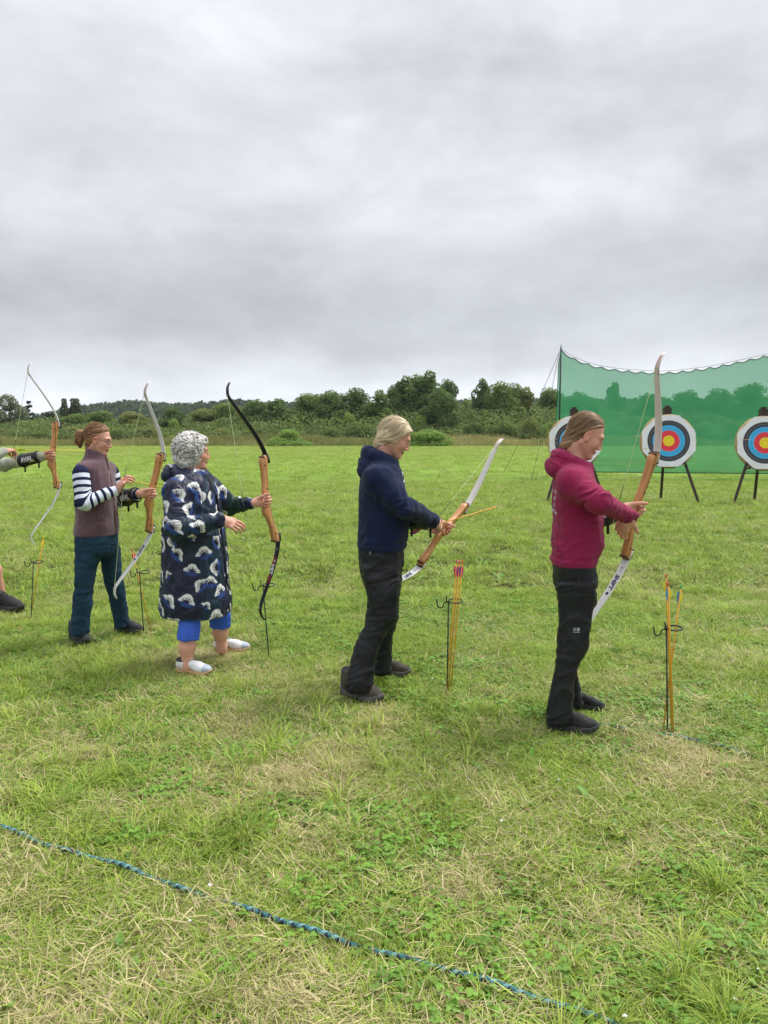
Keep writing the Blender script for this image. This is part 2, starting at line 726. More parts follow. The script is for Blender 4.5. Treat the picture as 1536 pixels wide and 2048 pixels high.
def face_mat():
    """archery target face: printed rings by distance from the centre"""
    m, t, b = new_mat('target_face')
    tc = t.nodes.new('ShaderNodeTexCoord')
    sp = t.nodes.new('ShaderNodeSeparateXYZ')
    t.links.new(tc.outputs['Object'], sp.inputs[0])
    r = math_n(t, 'SQRT', math_n(t, 'ADD', math_n(t, 'MULTIPLY', sp.outputs[0], sp.outputs[0]),
                                 math_n(t, 'MULTIPLY', sp.outputs[2], sp.outputs[2])))
    y, rd, bl, bk, wh = (.85, .68, .02), (.78, .045, .065), (.05, .42, .78), (.045, .048, .062), (.78, .80, .85)
    st = []
    z = .122
    seq = [(0, y), (z, rd), (2 * z, bl), (3 * z, bk), (3.93 * z, wh)]
    c = ramp(t, r, seq, 'CONSTANT')
    # thin dividing line inside the black and white zones
    for rr, cc in ((3.5 * z, (.16, .16, .18)), (2.5 * z, (.0, .22, .48)), (1.5 * z, (.55, .03, .05)), (.5 * z, (.6, .45, .02))):
        s = math_n(t, 'LESS_THAN', math_n(t, 'ABSOLUTE', math_n(t, 'SUBTRACT', r, rr)), .004)
        c = mixc(t, s, c, cc)
    f = noise_n(t, tc.outputs['Object'], 9, 4, .6)
    c = mixc(t, 1.0, c, math_n(t, 'MULTIPLY_ADD', f, .2, .88), 'MULTIPLY')
    t.links.new(c, b.inputs['Base Color'])
    b.inputs['Roughness'].default_value = .7
    bn = t.nodes.new('ShaderNodeBump')
    bn.inputs['Strength'].default_value = .5
    bn.inputs['Distance'].default_value = .03
    t.links.new(noise_n(t, tc.outputs['Object'], 4, 3, .5), bn.inputs['Height'])
    t.links.new(bn.outputs[0], b.inputs['Normal'])
    return m


def rope_mat(name, c1, c2, c3):
    """braid: s = metres along, a = turn around"""
    m, t, b = new_mat(name)
    s = t.nodes.new('ShaderNodeAttribute')
    s.attribute_name = 's'
    a = t.nodes.new('ShaderNodeAttribute')
    a.attribute_name = 'a'
    p = math_n(t, 'MULTIPLY', s.outputs['Fac'], 26)
    w1 = math_n(t, 'FRACT', math_n(t, 'ADD', p, a.outputs['Fac']))
    w2 = math_n(t, 'FRACT', math_n(t, 'SUBTRACT', p, a.outputs['Fac']))
    k1 = math_n(t, 'GREATER_THAN', w1, .5)
    k2 = math_n(t, 'GREATER_THAN', w2, .62)
    nz = t.nodes.new('ShaderNodeTexNoise')
    nz.noise_dimensions = '1D'
    nz.inputs['Scale'].default_value = 7
    t.links.new(s.outputs['Fac'], nz.inputs['W'])
    c = mixc(t, k1, c1, c2)
    c = mixc(t, math_n(t, 'MULTIPLY', k2, math_n(t, 'GREATER_THAN', nz.outputs['Fac'], .42)), c, c3)
    t.links.new(c, b.inputs['Base Color'])
    b.inputs['Roughness'].default_value = .75
    return m


def stripe_mat(name, c1, c2, period, frac, phase):
    m, t, b = new_mat(name)
    s = t.nodes.new('ShaderNodeAttribute')
    s.attribute_name = 's'
    f = math_n(t, 'FRACT', math_n(t, 'MULTIPLY_ADD', s.outputs['Fac'], 1 / period, phase))
    k = math_n(t, 'LESS_THAN', f, frac)
    c = mixc(t, k, c1, c2)
    tc = t.nodes.new('ShaderNodeTexCoord')
    c = mixc(t, 1.0, c, math_n(t, 'MULTIPLY_ADD', noise_n(t, tc.outputs['Object'], 40, 3, .5), .2, .9), 'MULTIPLY')
    t.links.new(c, b.inputs['Base Color'])
    b.inputs['Roughness'].default_value = .85
    b.inputs['Specular IOR Level'].default_value = .2
    return m


def straw_mat():
    m, t, b = new_mat('straw')
    tc = t.nodes.new('ShaderNodeTexCoord')
    f = noise_n(t, tc.outputs['Object'], 55, 4, .7)
    c = ramp(t, f, [(.3, (.22, .13, .045)), (.5, (.45, .31, .13)), (.7, (.62, .48, .25))])
    t.links.new(c, b.inputs['Base Color'])
    b.inputs['Roughness'].default_value = .85
    bn = t.nodes.new('ShaderNodeBump')
    bn.inputs['Strength'].default_value = .9
    bn.inputs['Distance'].default_value = .012
    t.links.new(f, bn.inputs['Height'])
    t.links.new(bn.outputs[0], b.inputs['Normal'])
    return m


M = {}
M['skin'] = attr_mat('skin', rough=.5, spec=.35, sss=.25)
M['hair'] = attr_mat('hair', rough=.42, spec=.4)
M['print'] = attr_mat('coat_print', rough=.5, spec=.35, bump=.15, bscale=90)
M['maroon'] = plain('maroon_fleece', (.26, .014, .068), .9, var=.1, scale=14, bump=.35, bscale=260, sheen=.08, spec=.15)
M['navy'] = plain('navy_fleece', (.0075, .0145, .048), .9, var=.14, scale=14, bump=.35, bscale=260, sheen=.06, spec=.15)
M['mauve'] = plain('mauve_fleece', (.115, .062, .078), .92, var=.1, scale=18, bump=.4, bscale=300, sheen=.25, spec=.12)
M['black_cloth'] = plain('black_trousers', (.0085, .0095, .014), .55, var=.2, scale=12, bump=.12, bscale=300, spec=.35)
M['denim'] = plain('denim', (.015, .044, .080), .85, var=.28, scale=10, bump=.3, bscale=380, spec=.2)
M['blue_cotton'] = plain('blue_cotton', (.055, .14, .66), .8, var=.1, scale=16, bump=.25, bscale=200, spec=.2)
M['sage'] = plain('sage_cotton', (.34, .36, .29), .85, var=.08, scale=16, bump=.2, bscale=250, spec=.2)
M['shorts'] = plain('dark_shorts', (.03, .03, .035), .85)
M['stripes'] = stripe_mat('striped_jersey', (.70, .76, .86), (.014, .018, .055), .0515, .43, .15)
M['shoe_grey'] = plain('shoe_suede', (.060, .053, .040), .8, var=.35, scale=40, bump=.3, bscale=220)
M['shoe_black'] = plain('shoe_mesh_black', (.020, .020, .022), .75, var=.35, scale=60, bump=.4, bscale=260)
M['shoe_dark'] = plain('shoe_dark_grey', (.035, .038, .045), .8, var=.3, scale=50, bump=.3)
M['shoe_white'] = plain('shoe_white_leather', (.74, .75, .78), .55, var=.06, scale=30, bump=.15)
M['sole_grey'] = plain('sole_grey', (.10, .10, .095), .85, var=.25, scale=60, bump=.5, bscale=150)
M['sole_black'] = plain('sole_black', (.040, .040, .042), .8, var=.3, scale=60, bump=.5, bscale=150)
M['sole_tan'] = plain('sole_tan', (.46, .29, .15), .8, var=.12)
M['emblem'] = plain('emblem_grey', (.36, .37, .39), .6)
M['lace_grey'] = plain('lace_grey', (.20, .19, .16), .8)
M['shoe_lining'] = plain('shoe_lining', (.05, .05, .055), .9)
M['toe_grey'] = plain('toe_panel', (.40, .46, .55), .6, var=.05)
M['lace_white'] = plain('lace_white', (.38, .40, .46), .7)
M['wood'] = wood_mat('riser_wood', (.52, .25, .085), (.34, .14, .042), (.64, .35, .14))
M['wood_dark'] = plain('riser_cap_wood', (.12, .045, .02), .45, var=.25, scale=40)
M['limb_white'] = plain('limb_white', (.74, .75, .74), .32, var=.03, scale=8)
M['limb_grey'] = plain('limb_pearl', (.70, .68, .64), .35, var=.05, scale=8)
M['limb_black'] = plain('limb_black', (.011, .010, .013), .35, var=.1)
M['limb_red'] = plain('limb_red', (.16, .012, .02), .4)
M['black'] = plain('black_metal', (.012, .012, .013), .45, var=.2)
M['black_plastic'] = plain('black_plastic', (.014, .014, .017), .5, var=.2)
M['string'] = plain('bow_string', (.52, .60, .30), .7)
M['serving'] = plain('string_serving', (.05, .05, .045), .7)
M['ink'] = plain('ink_navy', (.012, .016, .09), .5)
M['ink_black'] = plain('ink_black', (.012, .012, .016), .5)
M['ink_red'] = plain('ink_red', (.45, .02, .03), .5)
M['white_print'] = plain('white_print', (.72, .73, .77), .6, var=.05)
M['yellow_print'] = plain('yellow_print', (.72, .68, .05), .6)
M['arrow'] = plain('arrow_shaft', (.68, .34, .025), .4, var=.1)
M['arrow_yellow'] = plain('arrow_shaft_yellow', (.75, .62, .06), .4)
M['arrow_tip'] = plain('arrow_tip', (.45, .45, .46), .3, metal=.9)
for k, c in dict(pink=(.80, .03, .22), purple=(.20, .04, .33), yellow=(.85, .72, .05), orange=(.85, .15, .03), blue=(.015, .28, .62),
                 lime=(.55, .75, .04), red=(.65, .03, .08), green=(.04, .45, .12), mauve=(.22, .07, .14), white=(.8, .8, .8)).items():
    M['v_' + k] = plain('vane_' + k, c, .45, var=.08)
M['straw'] = straw_mat()
M['face'] = face_mat()
M['easel'] = plain('easel_wood', (.045, .030, .024), .7, var=.3, scale=20, bump=.3, bscale=60)
M['net'] = net_mat()
M['cord'] = plain('cord_grey', (.16, .16, .14), .8)
M['pole'] = plain('net_pole', (.02, .022, .03), .5)
M['hem'] = plain('net_hem', (.012, .11, .05), .8)
M['rope'] = rope_mat('rope_braid', (.016, .026, .060), (.040, .15, .165), (.14, .32, .32))
M['rope2'] = rope_mat('rope_braid_far', (.012, .025, .06), (.025, .15, .16), (.07, .30, .28))
M['leaf'] = foliage_mat('foliage')
M['bark'] = plain('bark', (.085, .07, .05), .9, var=.35, scale=3, bump=.6, bscale=12)
M['metal_frame'] = plain('spectacle_frame', (.03, .03, .04), .35, metal=.6)
M['field'] = field_mat()
_g = grass_mat('grass_blades', (.18, .315, .030), (.42, .52, .090), (.72, .63, .34))
M['grass'] = _g
M['weed'] = grass_mat('weed_leaves', (.13, .29, .032), (.25, .40, .07), (.38, .28, .14))
M['tall_grass'] = grass_mat('tall_dry_grass', (.15, .20, .05), (.50, .44, .20), (.50, .40, .20))
g_m, g_t, g_b = new_mat('spectacle_glass')
g_b.inputs['Base Color'].default_value = (.8, .85, .9, 1)
g_b.inputs['Roughness'].default_value = .08
_tp = g_t.nodes.new('ShaderNodeBsdfTransparent')
_mx = g_t.nodes.new('ShaderNodeMixShader')
_mx.inputs[0].default_value = .90
g_t.links.new(g_b.outputs[0], _mx.inputs[1])
g_t.links.new(_tp.outputs[0], _mx.inputs[2])
g_t.links.new(_mx.outputs[0], g_t.nodes['Material Output'].inputs[0])
M['glass'] = g_m


# ------------------------------------------------------------------ ground
def build_ground():
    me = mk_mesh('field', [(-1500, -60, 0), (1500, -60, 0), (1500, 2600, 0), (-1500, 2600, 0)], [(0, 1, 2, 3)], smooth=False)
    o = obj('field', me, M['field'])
    tag(o, kind='structure')


build_ground()

# ------------------------------------------------------------------ lettering
def text_mesh(body, size, shear=0.0, bold=0.0):
    cu = bpy.data.curves.new('lettering', 'FONT')
    cu.body = body
    cu.size = size
    cu.shear = shear
    cu.offset = bold
    cu.align_x = 'CENTER'
    cu.align_y = 'CENTER'
    cu.resolution_u = 3
    o = bpy.data.objects.new('lettering', cu)
    me = bpy.data.meshes.new_from_object(o)
    V = np.array([v.co[:] for v in me.vertices])
    F = [tuple(p.vertices) for p in me.polygons]
    bpy.data.objects.remove(o)
    bpy.data.meshes.remove(me)
    bpy.data.curves.remove(cu)
    return V, F


def letters(name, body, size, fn, mat, parent, shear=0.0, bold=0.0, cut=None):
    V, F = text_mesh(body, size, shear, bold)
    # split long edges so the print follows a curved surface
    import bmesh
    bm = bmesh.new()
    vs = [bm.verts.new(v) for v in V]
    for f in F:
        try:
            bm.faces.new([vs[i] for i in f])
        except ValueError:
            pass
    for _ in range(2):
        ed = [e for e in bm.edges if e.calc_length() > size * .25]
        if ed:
            bmesh.ops.subdivide_edges(bm, edges=ed, cuts=1)
    bmesh.ops.triangulate(bm, faces=bm.faces)
    bm.verts.index_update()
    V = [fn(v.co.x, v.co.y) for v in bm.verts]
    F = [tuple(v.index for v in f.verts) for f in bm.faces]
    bm.free()
    return obj(name, mk_mesh(name, V, F, smooth=False), mat, parent)


def set_axes(o, loc, x, y, z):
    m = Matrix(((x[0], y[0], z[0], loc[0]), (x[1], y[1], z[1], loc[1]), (x[2], y[2], z[2], loc[2]), (0, 0, 0, 1)))
    o.matrix_world = m


# ------------------------------------------------------------------ bow  (x = towards the target, y = width, z = up the bow)
LIMB_Z = [.255, .32, .40, .50, .60, .68, .735, .78, .81]
LIMB_U = [.083, .070, .038, -.020, -.088, -.143, -.170, -.163, -.140]


def limb_c(z):
    return float(pchip(LIMB_Z, LIMB_U, np.array([z]))[0])


def limb_w(z):
    return float(np.interp(z, [.25, .5, .66, .74, .80, .81], [.0215, .020, .016, .012, .0085, .006]))


def limb_frame(z):
    dz = .004
    t = nrm([limb_c(min(z + dz, .81)) - limb_c(max(z - dz, .255)), 0, (min(z + dz, .81) - max(z - dz, .255))])
    n = np.array([-t[2], 0, t[0]])       # belly side (towards the string)
    return t, n


def build_limb(sign, mat, parent, band=None):
    V, F = [], []
    zs = np.linspace(.255, .81, 34)
    sec = [(-1, -.6), (-.9, -1), (.9, -1), (1, -.6), (1, .6), (.9, 1), (-.9, 1), (-1, .6)]
    for z in zs:
        c = np.array([limb_c(z), 0, z])
        t, n = limb_frame(z)
        th = np.interp(z, [.25, .6, .81], [.0052, .0036, .0045])
        for a, b in sec:
            p = c + np.array([0, a * limb_w(z), 0]) + n * b * th
            V.append((p[0], p[1], sign * p[2]))
    m = len(sec)
    for i in range(len(zs) - 1):
        for k in range(m):
            k2 = (k + 1) % m
            f = (i * m + k, i * m + k2, (i + 1) * m + k2, (i + 1) * m + k)
            F.append(f if sign > 0 else f[::-1])
    a = tuple(range(m))
    b = tuple((len(zs) - 1) * m + k for k in range(m))
    F += [a[::-1], b] if sign > 0 else [a, b[::-1]]
    mb = MB()
    mb.add(V, F)
    return mb.build('limb', mat, parent)


def limb_map(sign, z0, off=.0058):
    def fn(x, y):
        z = z0 + x                      # text runs from the riser towards the tip
        c = np.array([limb_c(z), 0, z])
        t, n = limb_frame(z)
        p = c + n * off + np.array([0, y * sign, 0])
        return (p[0], p[1], sign * p[2])
    return fn


RISER = [  # z, belly u, back u, half width
    (-.305, .052, .078, .0200), (-.29, .030, .080, .0215), (-.25, .022, .076, .0225), (-.205, .022, .064, .0215), (-.16, .012, .052, .019),
    (-.125, -.002, .050, .0175), (-.085, -.026, .052, .0175), (-.06, -.022, .048, .0165), (-.03, -.004, .044, .0150), (0, .004, .044, .0145),
    (.022, -.006, .046, .0165), (.05, -.002, .050, .0175), (.10, .008, .056, .019), (.16, .016, .062, .0205), (.21, .018, .070, .0215), (.25, .016, .077, .0225),
    (.285, .024, .080, .0215), (.303, .048, .078, .0200)]


def build_riser(parent):
    A = np.array(RISER)
    zs = np.linspace(A[0, 0], A[-1, 0], 70)
    be, ba, hw = [pchip(A[:, 0], A[:, i], zs) for i in (1, 2, 3)]
    V, F = [], []
    m = 20
    for i, z in enumerate(zs):
        cu_, hu = (be[i] + ba[i]) / 2, (ba[i] - be[i]) / 2
        for k in range(m):
            a = 2 * math.pi * k / m
            ca, sa = math.cos(a), math.sin(a)
            e = 2 / 3.6
            V.append((cu_ + hu * math.copysign(abs(ca) ** e, ca), hw[i] * math.copysign(abs(sa) ** e, sa), z))
    for i in range(len(zs) - 1):
        for k in range(m):
            k2 = (k + 1) % m
            F.append((i * m + k, i * m + k2, (i + 1) * m + k2, (i + 1) * m + k))
    F.append(tuple(range(m))[::-1])
    F.append(tuple((len(zs) - 1) * m + k for k in range(m)))
    mb = MB()
    mb.add(V, F)
    r = mb.build('riser', M['wood'], parent)
    for s in (-1, 1):                    # dark caps at both ends, on the belly side
        mb = MB()
        zc = [.262, .288, .304]
        for i in range(2):
            pass
        mb.tube([(.037, -.0222, s * .293), (.037, .0222, s * .293)], .0085, 10)
        mb.build('riser_cap', M['wood_dark'], r)
    for z, u in ((.235, .040), (.075, .033), (-.245, .048), (.14, .05), (.115, .047)):
        mb = MB()
        rad = .0062 if abs(z) > .2 or z < .1 else .0032
        w = float(np.interp(z, A[:, 0], A[:, 3]))
        mb.tube([(u, -w - .0012, z), (u, w + .0012, z)], rad, 10)
        mb.build('bolt_hole', M['black'], r)
    return r


def build_bow(limb_up, limb_lo, nock=None, letter=None, pocket='black'):
    """nock: optional drawn string point (u, y, z) in bow space"""
    root = empty('recurve_bow')
    build_riser(root)
    for s in (1, -1):
        l = build_limb(s, limb_up if s > 0 else limb_lo, root)
        # pocket plate and bolt on the target side
        mb = MB()
        mb.box((.084, 0, s * .272), (.012, .040, .055))
        mb.tube([(.084, 0, s * .258), (.101, 0, s * .254)], .010, 10)
        mb.box((.070, 0, s * .305), (.022, .0415, .010))
        mb.build('limb_pocket', M['black_plastic'], root)
        if s < 0 and letter == 'white':
            letters('lettering', 'SHIFT', .034, limb_map(s, .445), M['ink'], l, shear=.25, bold=.0012)
            letters('size_marks', 'II •', .022, limb_map(s, .368), M['ink_black'], l)
            letters('emblem', '●', .022, limb_map(s, .515), M['ink'], l)
        if s < 0 and letter == 'black':
            letters('lettering', 'HIT', .040, limb_map(s, .487), M['white_print'], l, bold=.0016)
            letters('size_marks', 'K', .030, limb_map(s, .435), M['white_print'], l)
            letters('size_marks', '•II', .020, limb_map(s, .355), M['white_print'], l)
            for z0, z1 in ((.41, .46), (.52, .57)):
                V = []
                for z in np.linspace(z0, z1, 6):
                    for y in (-.0175, .0175):
                        V.append(limb_map(s, z, .0054)(0, y))
                F = [(2 * i, 2 * i + 1, 2 * i + 3, 2 * i + 2) for i in range(5)]
                obj('red_band', mk_mesh('red_band', V, F), M['limb_red'], l)
        if s > 0 and letter == 'white':  # fine dark tip overlay, two lines meeting near the tip
            mb = MB()
            for sd in (-1, 1):
                pts = []
                for z in np.linspace(.69, .80, 8):
                    k = (z - .69) / .11
                    pts.append(limb_map(s, z, .005)(0, sd * limb_w(z) * (.85 - .8 * k)))
                mb.tube(pts, .0011, 5)
            mb.build('tip_overlay', M['ink_red'], l)
    top, bot = np.array([limb_c(.80), 0, .80]), np.array([limb_c(.80), 0, -.80])
    t, n = limb_frame(.735)
    ct = np.array([limb_c(.72), 0, .72]) + n * .007
    cb = ct * [1, 1, -1]
    pt = np.array([limb_c(.795), 0, .795]) + np.array([-.007, 0, 0])
    mid = np.array(nock if nock is not None else ((ct + cb) / 2))
    mb = MB()
    mb.tube([pt, ct, mid, cb, pt * [1, 1, -1]], .0018, 6)
    st = mb.build('bow_string', M['string'], root)
    mb = MB()
    d1, d2 = nrm(ct - mid), nrm(cb - mid)
    mb.tube([mid + d1 * .085, mid, mid + d2 * .085], .0021, 6)
    mb.build('serving', M['serving'], st)
    return root


def dir_norm(v, u):
    v = nrm(v)
    u = nrm(np.array(u) - np.dot(u, v) * v)
    w = np.cross(v, u)          # y axis so that (u, w, v) is right handed: u x w = v
    return u, w, v


BOWS = {}


def put_bow(key, root, grip, v, u, label):
    u, w, v = dir_norm(v, u)
    set_axes(root, grip, u, w, v)
    BOWS[key] = dict(o=np.array(grip, float), u=u, w=w, v=v)
    tag(root, label, 'bow', 'recurve bows')


def bow_pt(key, u, w, v):
    b = BOWS[key]
    return b['o'] + b['u'] * u + b['w'] * w + b['v'] * v


# depths along the shooting line
Y_MAR, Y_BLO, Y_GRE, Y_STR, Y_LEF = 4.02, 4.50, 5.05, 5.68, 6.75


def tilt(deg, dy=0.0):
    return (math.sin(R(deg)), dy, math.cos(R(deg)))


put_bow('mar', build_bow(M['limb_grey'], M['limb_white'], letter='white'), at(1270, 1009, 4.22), tilt(14.0, .0), (.74, .67, 0),
        'white limbed wooden bow held upright by the woman in the maroon hoodie')
put_bow('blo', build_bow(M['limb_grey'], M['limb_white'], letter='white'), at(888, 1056, 4.93), at(988, 896, 5.42) - at(735, 1212, 4.44), (.14, .76, -.64),
        'white limbed wooden bow held slanting low by the blonde woman in navy')
put_bow('gre', build_bow(M['limb_black'], M['limb_black'], letter='black'), at(527, 1000, 5.28), tilt(-7.5), (.66, .75, 0),
        'black limbed wooden bow in the outstretched hand of the grey haired woman')
_gs = at(298, 985, 5.75)
put_bow('str', build_bow(M['limb_white'], M['limb_white'], letter='white', nock=(-.235, 0, .085)), _gs, tilt(10.5), (.60, .80, 0),
        'white limbed wooden bow held by the woman in the mauve vest and striped sleeves')
put_bow('lef', build_bow(M['limb_white'], M['limb_white'], letter='white', nock=(-.30, 0, .045)), at(100, 910, 6.95), tilt(1.5), (.80, .60, 0),
        'white limbed wooden bow at the left edge of the picture, arrow on its string')


# ------------------------------------------------------------------ arrows (x from nock to point)
def build_arrow(shaft, vanes, nock, L=.71, name='arrow'):
    root = empty(name)
    mb = MB()
    mb.tube([(.012, 0, 0), (L - .02, 0, 0)], .0038, 8)
    mb.build('shaft', M[shaft], root)
    mb = MB()
    mb.tube([(-.006, 0, 0), (.0, 0, 0), (.014, 0, 0)], [.0032, .0045, .0046], 8)
    mb.build('nock', M['v_' + nock], root)
    mb = MB()
    mb.tube([(L - .022, 0, 0), (L - .008, 0, 0), (L, 0, 0)], [.0041, .0038, .0008], 8)
    mb.build('arrow_point', M['arrow_tip'], root)
    prof = [(.030, .0035), (.034, .012), (.045, .0165), (.062, .0155), (.085, .009), (.100, .0035)]
    for k, vc in enumerate(vanes):
        a = 2 * math.pi * k / 3 + .5
        ra = np.array([0, math.cos(a), math.sin(a)])
        ta = np.array([0, -math.sin(a), math.cos(a)]) * .0006
        V, F = [], []
        for x, h in prof:
            b = np.array([x, 0, 0])
            V += [b + ra * .003 - ta, b + ra * h - ta, b + ra * h + ta, b + ra * .003 + ta]
        for i in range(len(prof) - 1):
            for j in range(4):
                j2 = (j + 1) % 4
                F.append((4 * i + j, 4 * i + 4 + j, 4 * i + 4 + j2, 4 * i + j2))
        F += [(0, 1, 2, 3), (23, 22, 21, 20)]
        mb = MB()
        mb.add(V, F)
        mb.build('vane', M['v_' + vc], root, smooth=False)
    return root


def aim(o, p, d, roll=0.0):
    d = nrm(d)
    up = np.array([0, 0, 1.]) if abs(d[2]) < .9 else np.array([0, 1., 0])
    y = nrm(np.cross(up, d))
    z = np.cross(d, y)
    y, z = y * math.cos(roll) + z * math.sin(roll), z * math.cos(roll) - y * math.sin(roll)
    set_axes(o, p, d, y, z)


# ------------------------------------------------------------------ ground quivers: a steel rod with an arrow ring and a bow hook
def build_quiver(base, top, label, hook=1.0):
    base = np.array(base)
    top = np.array(top)
    root = empty('ground_quiver', base)
    t = top - base
    H = t[2]
    mb = MB()
    mb.tube([(-t[0] / H * .12, -t[1] / H * .12, -.12), (0, 0, 0), t], .0042, 8)
    mb.build('rod', M['black'], root)
    mb = MB()
    pts = [t + np.array([.040 + .040 * math.cos(a), .034 * math.sin(a), .006 * math.sin(a)]) for a in np.linspace(math.pi, 3 * math.pi, 25)]
    mb.tube(pts, .0036, 6)
    mb.build('arrow_ring', M['black'], root)
    mb = MB()
    pts = [t + np.array([.012, .0, -.004]), t + np.array([-.022, -.006, -.006]), t + np.array([-.030, -.008, -.016])]
    pts += [t + np.array([-.048 - .018 * math.cos(a), -.010, -.018 - .020 * math.sin(a)]) for a in np.linspace(math.pi, 0, 9)][1:]
    pts += [t + np.array([-.068, -.012, -.004]), t + np.array([-.071, -.012, .014])]
    mb.tube(pts, .0036, 6)
    mb.tube([t + np.array([-.012, -.012, -.008]), t + np.array([-.013, -.018, .012]), t + np.array([-.015, -.018, .034])], .0036, 6)
    mb.build('bow_hook', M['black'], root)
    tag(root, label, 'quiver', 'ground quivers along the shooting line')
    return t


def quiver_px(bx, by, tx, ty, label, dy=0.0):
    b = ground(bx, by)
    tp = at(tx, ty, b[1] + dy)
    build_quiver(b, tp, label)
    return b, tp


QV = {}
QV['mar'] = quiver_px(1335, 1472, 1333, 1256, 'black rod quiver in front of the maroon hoodie woman, arrows in its ring')
QV['blo'] = quiver_px(894, 1396, 897, 1202, 'black rod quiver in front of the blonde woman, three pink arrows in its ring')
QV['gre'] = quiver_px(538, 1318, 526, 1170, 'empty black rod quiver in front of the grey haired woman')
QV['str'] = quiver_px(288, 1272, 279, 1144, 'black rod quiver between the striped sleeves woman and the floral coat')
QV['lef'] = quiver_px(62, 1242, 67, 1124, 'black rod quiver at the far left with one yellow arrow')


def quiver_arrow(key, nock_px, foot_px, spec, label, dy=0.0, roll=0):
    b, tp = QV[key]
    f = ground(*foot_px)
    f[1] = b[1] + dy * .5
    f = at(foot_px[0], foot_px[1], f[1])
    n = at(nock_px[0], nock_px[1], b[1] + dy)
    L = np.linalg.norm(n - f) + .02
    a = build_arrow(*spec, L=L)
    aim(a, n, f - n, roll)
    tag(a, label, 'arrow', 'arrows standing in the quivers')


quiver_arrow('mar', (1332, 1150), (1344, 1474), ('arrow', ['yellow', 'orange', 'blue'], 'orange'), 'orange nocked arrow with yellow and orange vanes, rightmost quiver', .03)
quiver_arrow('mar', (1336, 1166), (1347, 1470), ('arrow', ['orange', 'yellow', 'blue'], 'orange'), 'arrow with orange vanes just behind the orange nocked one, rightmost quiver', -.035, 1.2)
quiver_arrow('mar', (1362, 1172), (1326, 1462), ('arrow', ['blue', 'yellow', 'blue'], 'green'), 'green nocked arrow with blue vanes leaning right in the rightmost quiver', .045, .4)
quiver_arrow('blo', (914, 1122), (890, 1408), ('arrow', ['pink', 'purple', 'pink'], 'pink'), 'leftmost of three yellow arrows with pink vanes by the blonde woman', .0)
quiver_arrow('blo', (919, 1123), (894, 1405), ('arrow', ['purple', 'pink', 'pink'], 'pink'), 'middle one of three yellow arrows with pink vanes by the blonde woman', .03, .8)
quiver_arrow('blo', (925, 1122), (899, 1403), ('arrow', ['pink', 'pink', 'purple'], 'orange'), 'rightmost of three yellow arrows with pink vanes by the blonde woman', -.02, 1.6)
quiver_arrow('str', (264, 1099), (304, 1272), ('arrow', ['red', 'pink', 'red'], 'red'), 'brown arrow with red vanes leaning left in a quiver beside the floral coat', .03)
quiver_arrow('lef', (87, 1074), (60, 1242), ('arrow', ['yellow', 'yellow', 'yellow'], 'yellow'), 'yellow vaned arrow leaning in the leftmost quiver', .03)


